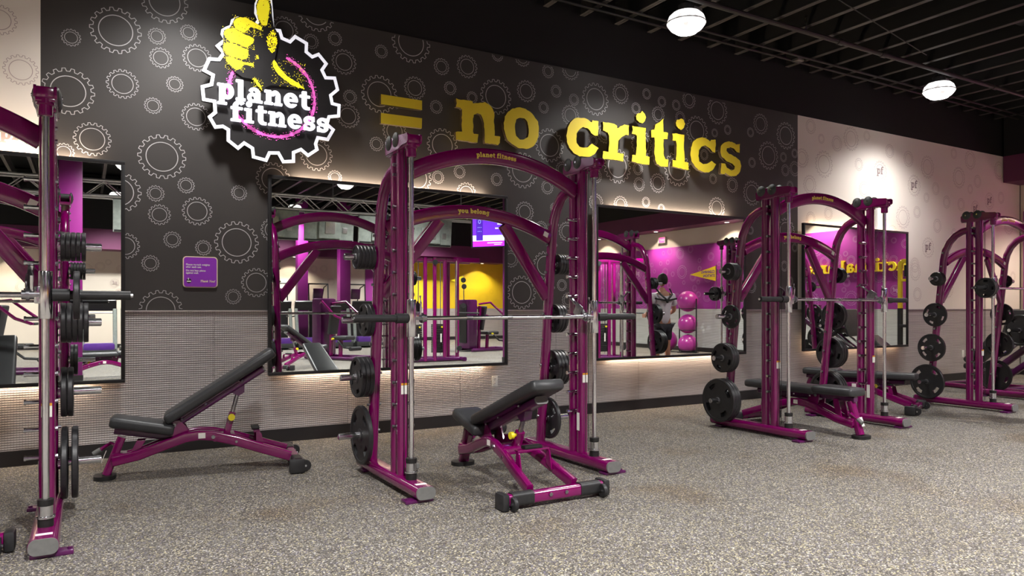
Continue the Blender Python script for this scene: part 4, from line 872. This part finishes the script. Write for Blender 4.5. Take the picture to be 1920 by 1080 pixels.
    o = b.build('bolts', 'steel', br); o['kind'] = 'stuff'
    for s in (-.05, .05):
        b = MB(); b.prism([[(.48, .27), (.62, .28), (.58, .36), (.54, .40), (.46, .40), (.46, .36)]], lambda u, v, d: (u, d, v), s-.006, s+.006); b.build('hinge_plate', 'purple_metal', r)
        b = MB(); b.prism([[(.20, .19), (.27, .22), (.30, .27 if seat else .36), (.24, .27 if seat else .36)]], lambda u, v, d: (u, d, v), s-.005, s+.005); b.build('seat_bracket', 'purple_metal', r)
    b = MB(); b.tube([(.50, -.068, .37), (.50, .068, .37)], .014, 10); b.build('hinge_pin', 'steel', r)
    a = Vector((.88, 0, .27)); att = piv+Rb@Vector((.56, 0, -.06)); dr = (att-a); L = dr.length; u = dr.normalized()
    b = MB(); b.sweep([a, a+u*min(L*.5, .2)], rr(.06, .05, .008, 2), up=(1, 0, 0)); b.box((.86, 0, .262), (.16, .26, .05), ch=.008); sl = b.build('strut_sleeve', 'purple_metal', r)
    b = MB(); b.tube([a+u*.04, att], .017, 12); b.build('strut', 'steel', sl)
    pk = a+u*min(L*.4, .15); b = MB(); b.tube([pk+Vector((0, -.03, 0)), pk+Vector((0, -.05, 0))], .012, 10); b.tube([pk+Vector((0, -.05, 0)), pk+Vector((0, -.075, 0))], .026, 16); b.build('pull_knob', 'yellow_plastic', sl)
    b = MB(); b.prism([[(.50, -.045), (.62, -.045), (.585, -.10), (.535, -.10)]], lambda x, z, d: tuple(piv+Rb@Vector((x, d, z))), -.03, .03); b.build('strut_bracket', 'purple_dark', br)
    b = MB(); b.tube([(.12, .03, .22), (.05, .11, .24), (-.03, .11, .19)], .014, 10); hn = b.build('grab_handle', 'purple_metal', r)
    b = MB(); b.tube([(-.02, .11, .195), (-.07, .11, .165)], .02, 12); b.build('grip', 'cap_grey', hn)
    b = MB(); b.prism([[(1.10, .19), (1.17, .155), (1.14, .28), (1.10, .30)]], lambda x, z, d: (x, d, z), -.125, -.115); b.prism([[(1.10, .19), (1.17, .155), (1.14, .28), (1.10, .30)]], lambda x, z, d: (x, d, z), .115, .125)
    b.box((1.105, 0, .295), (.05, .25, .012), ch=.003); sb = b.build('step_bracket', 'purple_metal', r)
    b = MB(); b.box((1.10, 0, .312), (.06, .14, .024), ch=.008); b.build('step_pad', 'cord_black', sb)
    r.scale = (.96, 1, 1)
    return r
make_bench('adjustable_bench', (.105, -.83, 0), math.radians(-7), 31.5, 11, 'bench with raised backrest, side on by the wall at left')
make_bench('adjustable_bench', (2.60, -1.70, 0), -PI/2, 21, 11, 'bench with low inclined backrest inside the centre rack')
make_bench('adjustable_bench', (6.40, -2.64, 0), PI/2, 0, 0, 'bench laid flat inside the third rack from the left')
make_bench('adjustable_bench', (8.10, -.62, 0), math.radians(-68), 0, 0, 'bench laid flat near the wall between the two right hand racks')
make_bench('adjustable_bench', (-.72, -1.05, 0), -PI/2, 35, 11, 'bench at the left edge of the picture, only one wheel in view')
make_bench('adjustable_bench', (4.5, -8.9, 0), math.radians(150), 30, 11, 'bench on the far side of the room, seen in the wide mirror', 'equipment seen in the mirrors')
make_bench('adjustable_bench', (.95, -8.1, 0), math.radians(175), 0, 0, 'flat bench on the far side of the room, seen in the left mirror', 'equipment seen in the mirrors')

# ---------------------------------------------------------------- plate loaded leg press at the far right
lp_ = empty('leg_press', (11.95, -1.35, 0), math.radians(-100), 'dark purple plate loaded leg press behind the rightmost rack', 'exercise machine')
for s in (-.33, .33):
    b = MB(); b.sweep([(-.9, s, .04), (.95, s, .04)], rr(.08, .07, .02, 3)); b.build('floor_rail', 'purple_metal', lp_)
    b = MB(); b.tube([(-.35, s*.6, .28), (.8, s*.6, 1.18)], .022, 12); b.build('guide_rod', 'chrome', lp_)
    b = MB(); b.sweep([(.9, s, .06), (.85, s*.8, 1.3)], rr(.09, .07, .02, 3), up=(1, 0, 0)); b.build('rear_post', 'purple_metal', lp_)
    b = MB(); b.sweep([(-.4, s*.75, .08), (.88, s*.8, 1.05)], rr(.07, .09, .02, 3)); b.build('side_rail', 'purple_dark', lp_)
for x in (-.85, .1, .9):
    b = MB(); b.sweep([(x, -.33, .05), (x, .33, .05)], rr(.07, .06, .02, 3)); b.build('cross_member', 'purple_dark', lp_)
b = MB(); b.box((.35, 0, .92), (.30, .42, .12), (0, -.66, 0), ch=.02); b.build('sled', 'black_paint', lp_)
b = MB(); b.box((.10, 0, .98), (.03, .62, .5), (0, .3, 0), ch=.01); b.build('foot_plate', 'dark_grey', lp_)
RB = Matrix.Rotation(-math.radians(35), 3, 'Y'); b = MB(); pad(b, -.5, .0, .4, .44, .1, Matrix.Rotation(math.radians(140), 3, 'Y'), Vector((-.62, 0, .42))); b.build('back_pad', 'vinyl_black', lp_, angle=60)
b = MB(); pad(b, -.2, .2, .40, .40, .09, Matrix.Identity(3), Vector((-.45, 0, .34))); b.build('seat_pad', 'vinyl_black', lp_, angle=60)
b = MB(); b.sweep([(-.5, 0, .06), (-.5, 0, .3)], rr(.09, .07, .02, 3), up=(1, 0, 0)); b.build('seat_post', 'purple_metal', lp_)
for s in (-1, 1):
    b = MB(); b.tube([(.38, s*.2, .93), (.38, s*.62, .93)], .0245, 14); b.build('plate_horn', 'chrome', lp_)
    b = MB(); b.tube([(.75, s*.3, .45), (.75, s*.6, .45)], .0245, 14); b.build('plate_horn', 'chrome', lp_)
def at_press(x, y, z):
    return lp_.matrix_basis @ Vector((x, y, z))
bpy.context.view_layer.update()
pw = [((.38, -.36, .93), 4, 'near end of the press sled, inner'), ((.38, -.41, .93), 4, 'near end of the press sled, outer'), ((.38, .36, .93), 4, 'far end of the press sled'),
      ((.75, -.40, .45), 4, 'low storage horn of the leg press, near side'), ((.75, .40, .45), 4, 'low storage horn of the leg press, far side')]
for (x, y, z), sz, lab in pw:
    R_, t = SZ[sz]; rec = plate_mesh(R_, t, True); o = copy_tree(rec[0]); rec[1] = False
    o.location = Matrix.Translation((11.95, -1.35, 0)) @ Matrix.Rotation(math.radians(-100), 4, 'Z') @ Vector((x, y, z)); o.rotation_euler = (.3, 0, math.radians(-10)); tag(o, 'big black plate on the '+lab, 'weight plate', 'plates on the leg press')

# ================================================================ what the mirrors show behind the camera
GRP = 'equipment seen in the mirrors'
# lighting truss and its screens
tr = empty('screen_truss', (0, -8.35, 3.4), 0, 'long silver box truss hung under the ceiling, seen in the mirrors', 'truss')
for y, z in ((-.14, .14), (.14, .14), (-.14, -.14), (.14, -.14)):
    b = MB(); b.tube([(-6, y, z), (8.9, y, z)], .024, 8); b.build('chord', 'aluminium', tr)
for y in (-.14, .14):
    b = MB(); x = -6; up_ = 1
    while x < 8.7: b.tube([(x, y, -.13*up_), (x+.3, y, .13*up_)], .011, 6); up_ = -up_; x += .3
    o = b.build('lacing', 'aluminium', tr); o['kind'] = 'stuff'
for x in (-4.5, -1.5, 1.5, 4.5, 7.5):
    b = MB(); b.tube([(x, 0, .1), (x, 0, 1.26)], .012, 8); b.tube([(x, -.16, .14), (x, .16, .14)], .03, 8); b.build('hanger', 'steel', tr)
def make_tv(face):
    r = empty('hanging_screen', (0, 0, 0))
    b = MB(); b.box((0, 0, 0), (1.04, .05, .60), ch=.012); bd = b.build('housing', 'silver_plastic' if not face else 'black_paint', r)
    if not face:
        b = MB(); b.box((0, .045, -.06), (.46, .06, .34), ch=.02); b.build('rear_bulge', 'silver_plastic', r)
        b = MB(); b.box((0, .08, .02), (.2, .02, .3), ch=.004); b.box((0, .07, .205), (.06, .03, .19), ch=.004); b.build('bracket', 'aluminium', r)
        b = MB(); b.box((.33, .03, -.05), (.1, .02, .12), ch=.006); b.build('socket_box', 'aluminium', r)
        b = MB(); b.box((0, -.027, .0), (.99, .004, .55)); b.build('screen_glass', 'glass_dark', r, smooth=False)
        b = MB(); b.box((0, .03, -.27), (1.0, .012, .035)); b.build('speaker_bar', 'black_paint', r, smooth=False)
    return r
tv = make_tv(False); first = True
for i, x in enumerate((-4.2, -3.05, -1.9, .95, 2.1, 3.25, 4.4, 5.55, 6.7)):
    o = tv if first else copy_tree(tv); first = False; o.location = (x, -8.3, 2.93); o.rotation_euler = (math.radians(-6), 0, 0)
    tag(o, 'back of a silver grey screen on the truss, '+['farthest left', 'second from the left', 'third from the left', 'just right of the near column', 'second right of the near column', 'left in the wide mirror', 'under the truss centre', 'behind the centre rack', 'beside the lit blue screen'][i], 'screen', 'screens hung from the truss')
ts = empty('advert_screen', (7.70, -7.3, 2.95), math.radians(180), 'lit blue and violet screen hanging by the purple column', 'screen'); ts.rotation_euler = (math.radians(8), math.radians(4), math.radians(184)); ts.scale = (.88, 1, 1.25)
b = MB(); b.box((0, 0.03, 0), (1.0, .05, .60), ch=.008); b.build('housing', 'black_paint', ts)
b = MB(); b.box((0, .002, .06), (.96, .004, .44)); b.build('upper_panel', 'screen_blue', ts, smooth=False)
b = MB(); b.box((0, .001, -.13), (.96, .004, .10)); b.build('pale_band', 'screen_pale', ts, smooth=False)
b = MB(); b.box((0, .001, -.228), (.96, .004, .096)); b.build('lower_band', 'screen_violet', ts, smooth=False)
b = MB(); b.box((.30, -.002, .03), (.18, .004, .40), ch=.001); ph = b.build('phone_picture', 'screen_navy', ts, smooth=False)
b = MB(); b.tube([(.30+.03*math.cos(2*PI*i/16), -.005, .16+.03*math.sin(2*PI*i/16)) for i in range(16)], .005, 4, closed=True)
for k in range(6): b.box((.30+.04*((k % 3)-1), -.005, .06-.07*(k//3)), (.022, .002, .008))
b.build('phone_marks', 'screen_line', ph, smooth=False)
b = MB()
for k, w in enumerate((.1, .2, .26)): b.box((-.34+w/2-.05, -.002, .19-.075*k), (w, .004, .022))
b.box((-.12, -.003, -.215), (.42, .003, .014)); b.box((-.2, -.003, -.245), (.2, .003, .01)); b.build('text_lines', 'screen_pale', ts, smooth=False)
b = MB(); b.box((0, .07, .2), (.06, .05, .5)); b.build('bracket', 'black_paint', ts, smooth=False)

# cable towers
def make_tower():
    r = empty('cable_tower', (0, 0, 0))
    for x, y in ((-.62, -.25), (-.62, .25), (-.22, .3), (.02, .3), (.30, .25), (.62, .25), (.62, -.25)):
        b = MB(); b.sweep([(x, y, .02), (x, y, 2.42)], rr(.085, .085, .03, 4), up=(0, 1, 0)); b.build('post', 'purple_metal', r)
    for y in (-.25, .25):
        b = MB(); b.sweep([(-.95, y, 2.38), (1.2, y, 2.38)], rr(.07, .12, .02, 3)); b.build('top_beam', 'purple_metal', r)
    for y in (-.28, .28):
        b = MB(); b.sweep([(-.8, y, .05), (.8, y, .05)], rr(.1, .09, .03, 3)); b.build('base_beam', 'purple_dark', r)
    for x in (-.7, .7):
        b = MB(); b.sweep([(x, -.45, .05), (x, .5, .05)], rr(.1, .09, .03, 3)); b.build('base_foot', 'purple_dark', r)
        b = MB(); b.tube([(x*.8, .34, .2), (x*.8, .34, 2.35)], .02, 10); b.build('carriage_rod', 'chrome', r)
    for x in (-.4, .16):
        b = MB()
        for k in range(16): b.box((x, .16, .22+.042*k), (.26, .16, .036), ch=.003)
        o = b.build('weight_stack', 'cord_black', r, smooth=False); o['kind'] = 'stuff'
        for dx in (-.07, .07): b = MB(); b.tube([(x+dx, .16, .15), (x+dx, .16, 2.34)], .012, 8); b.build('stack_rod', 'chrome', r)
        b = MB(); b.tube([(x, .16, .85), (x, .16, 2.3)], .004, 6); b.build('cable', 'cord_black', r)
        b = MB(); b.box((x, .345, .55), (.03, .004, .2)); b.build('sticker', 'white_label', r, smooth=False)
        b = MB(); b.tube([(x+.06, .25, .8), (x+.06, .28, .8)], .02, 10); b.build('pin_knob', 'yellow_plastic', r)
    for x, z in ((-.62, 2.1), (-.62, 1.9), (.72, 1.9), (.74, 1.75), (.72, 1.3), (-.62, 1.3), (.62, .3), (0, 2.3)):
        b = MB(); b.lathe([(.004, -.014), (.06, -.014), (.052, 0), (.06, .014), (.004, .014)], (x, .38, z), 'Y', 20); b.build('pulley', 'rubber_black', r)
    b = MB(); b.tube([(.74, .38, 1.7), (.74, .38, 1.45)], .004, 6); b.tube([(.74, .38, 1.45), (.66, .38, 1.28), (.86, .38, 1.28)], .008, 6, closed=True); b.build('strap_handle', 'cord_black', r)
    b = MB(); b.tube([(.65, .3, 1.13), (1.1, .45, 1.12)], .018, 8); b.build('grip_arm', 'rubber_black', r)
    return r
tw = make_tower(); tw.location = (6.95, -8.95, 0); tag(tw, 'tall purple cable tower with black weight stacks before the yellow wall', 'exercise machine', GRP)
t2 = copy_tree(tw); t2.location = (10.6, -7.4, 0); t2.rotation_euler = (0, 0, .3); tag(t2, 'purple cable tower at the left of the mirror with the balls', 'exercise machine', GRP)

# treadmills and stair climbers
def make_treadmill():
    r = empty('treadmill', (0, 0, 0))
    b = MB(); b.box((0, 0, .12), (.78, 1.9, .16), ch=.03); b.build('deck', 'dark_grey', r)
    b = MB(); b.box((0, -.05, .206), (.5, 1.6, .012)); b.build('belt', 'cord_black', r, smooth=False)
    b = MB(); b.box((0, .78, .26), (.7, .36, .18), ch=.06); b.build('motor_cover', 'console_purple', r)
    for s in (-.36, .36):
        b = MB(); b.sweep([(s, .7, .15), (s, .62, .7), (s, .5, 1.22)], rr(.07, .10, .02, 3), up=(1, 0, 0)); b.build('upright', 'silver_plastic', r)
        b = MB(); b.tube([(s, .5, 1.0), (s, .1, .98)], .022, 8); b.build('handrail', 'rubber_black', r)
    b = MB(); b.box((0, .5, 1.32), (.80, .12, .30), (-.35, 0, 0), ch=.04); cn = b.build('console', 'black_paint', r)
    b = MB(); b.box((0, .43, 1.34), (.42, .02, .2), (-.35, 0, 0), ch=.004); b.build('display', 'glass_dark', cn)
    b = MB(); b.tube([(-.34, .45, 1.12), (.34, .45, 1.12)], .02, 8); b.build('cross_bar', 'aluminium', r)
    return r
tm = make_treadmill(); first = True
for i, (x, y) in enumerate(((5.0, -16.2), (5.9, -16.2), (6.8, -16.2), (7.7, -16.2), (.3, -15.2), (1.2, -15.2), (2.1, -15.2))):
    o = tm if first else copy_tree(tm); first = False; o.location = (x, y, 0); o.rotation_euler = (0, 0, 0)
    tag(o, 'dark treadmill with black console, '+['leftmost in the wide mirror', 'second from the left in the wide mirror', 'third from the left in the wide mirror', 'rightmost in the wide mirror', 'leftmost in the left mirror', 'middle one in the left mirror', 'rightmost in the left mirror'][i], 'treadmill', 'treadmills in a row')
def make_climber():
    r = empty('stair_climber', (0, 0, 0))
    b = MB(); b.prism([[(-.7, .05), (.6, .05), (.6, 1.2), (.45, 1.2), (.2, .9), (-.1, .62), (-.4, .36), (-.7, .2)]], lambda u, v, d: (d, u, v), -.33, .33); b.build('body', 'black_paint', r)
    b = MB()
    for k in range(4): b.box((0, -.55+.27*k, .3+.25*k), (.5, .24, .03))
    b.build('step', 'dark_grey', r, smooth=False)
    for s in (-.36, .36):
        b = MB(); b.tube([(s, -.6, .5), (s, -.5, 1.35), (s, -.1, 1.95), (s*.9, .5, 2.05), (s*.9, .55, 1.4)], .022, 8); b.build('hoop_rail', 'rubber_black', r)
    b = MB(); b.tube([(-.33, .5, 2.05), (.33, .5, 2.05)], .022, 8); b.build('hoop_bar', 'rubber_black', r)
    b = MB(); b.box((0, .45, 1.72), (.34, .1, .36), (-.2, 0, 0), ch=.04); b.build('console', 'purple_dark', r)
    return r
sc_ = make_climber(); first = True
for i, x in enumerate((5.4, 6.75, 8.05)):
    o = sc_ if first else copy_tree(sc_); first = False; o.location = (x, -18.1, 0)
    tag(o, 'black stair climber with hoop rails against the cream wall, '+['left one', 'middle one', 'right one'][i], 'stair climber', 'stair climbers behind the treadmills')

# seated press machines
def make_press():
    r = empty('seated_press', (0, 0, 0))
    for s in (-.35, .35): b = MB(); b.sweep([(s, -.8, .05), (s, .8, .05)], rr(.09, .08, .03, 3)); b.build('floor_rail', 'purple_dark', r)
    b = MB(); b.sweep([(-.35, .6, .06), (.35, .6, .06)], rr(.09, .08, .03, 3)); b.sweep([(-.35, -.6, .06), (.35, -.6, .06)], rr(.09, .08, .03, 3)); b.build('cross_member', 'purple_dark', r)
    b = MB(); b.box((-.1, .62, .78), (.55, .3, 1.4), ch=.05); b.build('weight_shroud', 'purple_dark', r)
    b = MB(); b.box((-.1, .785, .8), (.34, .02, 1.1), ch=.005); b.build('shroud_window', 'black_paint', r)
    b = MB(); pad(b, -.22, .22, .36, .40, .1, Matrix.Rotation(PI/2, 3, 'Z'), Vector((0, -.1, .52))); b.build('seat_pad', 'vinyl_black', r, angle=60)
    b = MB(); pad(b, -.35, .35, .34, .30, .09, Matrix.Rotation(math.radians(-80), 3, 'X') @ Matrix.Rotation(PI/2, 3, 'Z'), Vector((0, .2, .95))); b.build('back_pad', 'vinyl_black', r, angle=60)
    b = MB(); b.sweep([(0, 0, .06), (0, -.02, .47)], rr(.1, .08, .03, 3), up=(1, 0, 0)); b.sweep([(0, .3, .08), (0, .26, 1.3)], rr(.1, .08, .03, 3), up=(1, 0, 0)); b.build('seat_post', 'purple_metal', r)
    for s in (-1, 1):
        b = MB(); b.tube([(s*.2, .45, 1.35), (s*.42, .2, 1.4), (s*.46, -.25, 1.05), (s*.40, -.5, .95)], .03, 10); b.tube([(s*.4, -.5, .95), (s*.2, -.52, .95)], .022, 8); b.build('press_arm', 'purple_metal', r)
        b = MB(); b.tube([(s*.36, -.51, .95), (s*.2, -.52, .95)], .026, 8); b.build('grip', 'rubber_black', r)
    b = MB(); b.tube([(.2, -.1, .45), (.2, -.3, .3), (.2, -.62, .28)], .025, 10); b.tube([(.0, -.62, .28), (.36, -.62, .28)], .05, 12); b.build('leg_roller', 'rubber_black', r)
    b = MB(); b.tube([(.24, .0, .5), (.30, .0, .5)], .024, 12); b.build('pull_knob', 'yellow_plastic', r)
    return r
pr0 = make_press(); first = True
for i, (x, y, a) in enumerate(((5.35, -10.6, 2.6), (10.1, -11.9, 1.4), (-1.2, -9.9, 1.9), (1.7, -10.8, 2.2))):
    o = pr0 if first else copy_tree(pr0); first = False; o.location = (x, y, 0); o.rotation_euler = (0, 0, a)
    tag(o, 'purple seated press machine with black pads, '+['behind the weights in the wide mirror', 'at the right edge of the wide mirror', 'at the far left of the left mirror', 'right part of the left mirror'][i], 'exercise machine', GRP)

# exercise balls on a stand
st = empty('ball_stand', (14.5, -8.25, 0), 0, 'black upright stand holding purple exercise balls by the purple wall', 'stand')
b = MB(); b.lathe([(.3, 0), (.3, .02), (.05, .05), (.02, .05)], n=24); b.build('base', 'black_paint', st)
for s in (-.33, .33): b = MB(); b.tube([(0, s, .02), (0, s, 1.5)], .018, 8); b.build('post', 'black_paint', st)
RZ = (.06, .62, 1.22)
for z in RZ:
    b = MB(); b.tube([(.21*math.cos(2*PI*i/24), .21*math.sin(2*PI*i/24), z) for i in range(24)], .01, 6, closed=True); b.tube([(0, -.33, z), (0, -.2, z)], .01, 6); b.tube([(0, .33, z), (0, .2, z)], .01, 6); b.build('holding_ring', 'black_paint', st)
def ball(x, y, z, R_, lab):
    q = MB(); pr = []
    for i in range(25):
        a = -PI/2+PI*i/24; k = 1+.004*math.sin(i*3.1); pr.append((max(.002, R_*k*math.cos(a)), R_*math.sin(a)))
    q.lathe(pr, (0, 0, 0), n=36); o = q.build('exercise_ball', 'ball_purple', angle=80); o.location = (x, y, z); tag(o, lab, 'exercise ball', 'exercise balls')
    q = MB(); q.tube([(R_*.06*math.cos(2*PI*i/12), R_*.06*math.sin(2*PI*i/12), R_*.999) for i in range(12)], .003, 4, closed=True); q.build('valve', 'purple_dark', o)
hh_ = lambda R_: math.sqrt(R_*R_-.21*.21)
ball(14.5, -8.25, RZ[2]+hh_(.29)+.008, .29, 'purple exercise ball on the top ring of the stand'); ball(14.5, -8.25, RZ[1]+hh_(.27)+.008, .27, 'purple exercise ball in the middle ring of the stand')
ball(14.5, -8.25, RZ[0]+hh_(.27)+.008, .27, 'purple exercise ball on the lowest ring of the stand'); ball(14.35, -8.95, .31, .31, 'purple exercise ball on the floor behind the standing person')

# wall pieces on the purple wall
ex = empty('exit_sign', (RX-.02, -9.95, 3.30), 0, 'small glowing red exit sign high on the cream band', 'sign')
b = MB(); b.box((0, 0, 0), (.04, .32, .19), ch=.006); b.build('housing', 'white_plastic', ex)
b = MB(); b.box((-.0205, .02, 0), (.003, .24, .15)); b.build('lit_face', 'exit_pink', ex, smooth=False)
plain_text('exit_text', 'EXIT', .1, (-.0225, .13, -.035), (PI/2, 0, -PI/2), 'white_label', ex, bold=.002)
pn = empty('pennant', (RX-.06, -7.72, 2.2), 0, 'yellow triangular pennant on the purple wall, above the balls', 'pennant')
b = MB(); b.prism([[(0, .21), (1.0, 0.0), (0, -.21)]], lambda u, v, d: (d, -u, v), 0, .006); b.build('flag', 'yellow_paint', pn)
b = MB(); b.tube([(.0, .012, .24), (.0, .012, -.99)], .01, 8); b.box((.025, .012, .1), (.05, .03, .03)); b.box((.025, .012, -.7), (.05, .03, .03)); b.build('pole', 'steel', pn)
plain_text('pennant_text', 'CLEANING', .105, (-.001, -.04, .02), (PI/2, 0, -PI/2), 'console_purple', pn, bold=.003); plain_text('pennant_text', 'STATION', .105, (-.001, -.04, -.09), (PI/2, 0, -PI/2), 'console_purple', pn, bold=.003)
p2 = empty('pennant', (11.9, -17.0, 0), 0, 'pale yellow pennant on a floor pole before the yellow wall', 'pennant')
b = MB(); b.lathe([(.18, 0), (.18, .02), (.02, .03), (.012, .03)], n=20); b.build('pole_base', 'black_paint', p2)
b = MB(); b.tube([(0, 0, .03), (0, 0, 2.45)], .012, 8); b.build('pole', 'steel', p2)
b = MB(); b.prism([[(0, 2.42), (-.5, 2.24), (0, 2.05)]], lambda u, v, d: (u, d, v), 0, .006); b.build('flag', 'yellow_plastic', p2)

# yellow topped rig beside the purple wall
rg = empty('training_rig', (13.6, -1.27, 0), 0, 'yellow and black training rig reflected at the right of the pale wall mirror', 'exercise machine')
for y in (-.30, .30):
    b = MB(); b.box((0, y, .62), (.07, .07, 1.24)); b.build('lower_post', 'black_paint', rg)
    b = MB(); b.sweep([(0, y, 1.24), (0, y, 2.0), (0, y*.96, 2.1), (0, y*.85, 2.15)], rr(.075, .075, .02, 3), up=(1, 0, 0)); b.build('upper_post', 'yellow_paint', rg)
    b = MB(); b.box((0, y, .03), (.7, .1, .06), ch=.01); b.build('foot', 'black_paint', rg)
b = MB(); b.sweep([(0, -.26, 2.15), (0, .26, 2.15)], rr(.075, .075, .02, 3)); b.build('top_bar', 'yellow_paint', rg)
b = MB(); b.sweep([(0, -.30, 1.78), (0, .30, 1.78)], rr(.05, .05, .01, 3)); b.build('cross_bar', 'yellow_paint', rg)
b = MB(); b.box((0, 0, 1.96), (.02, .44, .22), ch=.03); b.build('name_board', 'black_paint', rg)
b = MB(); b.box((0, 0, .9), (.1, .6, .06), ch=.01); b.build('shelf', 'black_paint', rg)

# person with back to the mirror
def skin_body(name, pts, edges, m, parent, sub=2, root=0):
    me = bpy.data.meshes.new(name); me.from_pydata([p[:3] for p in pts], edges, []); o = bpy.data.objects.new(name, me); COL.objects.link(o); o.parent = parent
    me.materials.append(M[m]); o.modifiers.new('skin', 'SKIN'); 
    for i, p in enumerate(pts):
        d = me.skin_vertices[0].data[i]; d.radius = (p[3], p[4] if len(p) > 4 else p[3]); d.use_root = (i == root)
    s = o.modifiers.new('sub', 'SUBSURF'); s.levels = sub; s.render_levels = sub
    o.modifiers['skin'].use_smooth_shade = True
    return o
pe = empty('person', (9.22, -3.45, 0), math.radians(8), 'person in a white shirt with crossed black straps, back to the mirror', 'person')
# body faces -y; arms bent forward
pts = [(0, 0, .98, .15, .12), (0, .01, 1.15, .13, .11), (0, .01, 1.33, .16, .12), (0, .01, 1.46, .13, .10), (0, 0, 1.56, .06), (0, -.02, 1.64, .055),
       (-.10, 0, .90, .09), (-.11, -.02, .52, .06), (-.12, .02, .12, .038), (-.12, .0, .05, .04), (-.13, -.17, .035, .035),
       (.10, 0, .90, .09), (.11, .0, .52, .06), (.12, .03, .12, .038), (.12, .01, .05, .04), (.13, -.16, .035, .035),
       (-.20, .01, 1.47, .06), (-.27, .0, 1.20, .042), (-.22, -.22, 1.10, .03), (.20, .01, 1.47, .06), (.27, .0, 1.20, .042), (.22, -.22, 1.10, .03)]
ed = [(0, 1), (1, 2), (2, 3), (3, 4), (4, 5), (0, 6), (6, 7), (7, 8), (8, 9), (9, 10), (0, 11), (11, 12), (12, 13), (13, 14), (14, 15), (3, 16), (16, 17), (17, 18), (3, 19), (19, 20), (20, 21)]
skin_body('body', pts, ed, 'skin', pe)
shirt = [(0, 0, .88, .165, .13), (0, .01, 1.15, .155, .13), (0, .01, 1.33, .18, .14), (0, .01, 1.465, .15, .115), (-.20, .01, 1.465, .083), (-.262, .004, 1.27, .075), (.20, .01, 1.465, .083), (.262, .004, 1.27, .075)]
skin_body('shirt', shirt, [(0, 1), (1, 2), (2, 3), (3, 4), (4, 5), (3, 6), (6, 7)], 'shirt_white', pe)
sh = [(0, 0, .97, .155, .13), (-.10, 0, .88, .105), (-.11, -.01, .62, .09), (.10, 0, .88, .105), (.11, 0, .62, .09)]
skin_body('shorts', sh, [(0, 1), (1, 2), (0, 3), (3, 4)], 'shorts_black', pe)
b = MB(); hd = []
for i in range(17):
    a = -PI/2+PI*i/16; hd.append((max(.003, .088*math.cos(a)*(1 if a > -.3 else .92)), .118*math.sin(a)))
b.lathe(hd, (0, -.015, 1.76), n=24); head = b.build('head', 'skin', pe, angle=80)
b = MB(); b.lathe([(.003, .118+.01)]+[(.097*math.cos(a), .125*math.sin(a)) for a in (1.2, .9, .6, .3, .0, -.35, -.7)], (0, .012, 1.766), n=24); b.build('hair', 'hair', pe, angle=80)
b = MB(); b.box((0, -.108, 1.75), (.02, .03, .03), ch=.008); b.build('nose', 'skin', pe)
for s in (-1, 1):
    b = MB(); b.box((s*.09, -.01, 1.755), (.016, .03, .055), ch=.007); b.build('ear', 'skin', pe)
    b = MB(); b.box((s*.032, -.098, 1.775), (.022, .008, .01), ch=.003); b.build('eye', 'cord_black', pe)
    b = MB(); px_ = s*.22
    b.box((px_, -.26, 1.10), (.03, .085, .07), ch=.01)
    for k in range(4): z = 1.13-.02*k; b.tube([(px_, -.29, z), (px_-s*.0, -.33+.004*abs(k-1), z), (px_-s*.02, -.345+.004*abs(k-1), z), (px_-s*.04, -.33, z)], .009, 6)
    b.tube([(px_, -.25, 1.13), (px_-s*.03, -.27, 1.15), (px_-s*.04, -.30, 1.145)], .01, 6); b.build('hand', 'skin', pe)
    b = MB(); b.sweep([(s*.15, .02, 1.60), (s*.13, .13, 1.50), (s*.02, .165, 1.40), (0, .165, 1.34)], rr(.035, .012, .004, 2), up=(0, 1, 0)); b.build('strap', 'cord_black', pe)
    b = MB(); b.box((s*.125, -.06, .045), (.10, .28, .09), ch=.03); b.build('shoe', 'dark_grey', pe)
b = MB(); b.sweep([(-.24, .12, 1.42), (0, .165, 1.38), (.24, .12, 1.42)], rr(.03, .012, .004, 2), up=(0, 1, 0)); b.build('strap', 'cord_black', pe)
b = MB(); b.box((0, -.095, 1.70), (.045, .012, .008), ch=.003); b.build('mouth', 'ball_purple', pe)

# names end in Blender's own suffix only
for o in bpy.data.objects:
    if o.type == 'LIGHT': o['kind'] = 'helper'
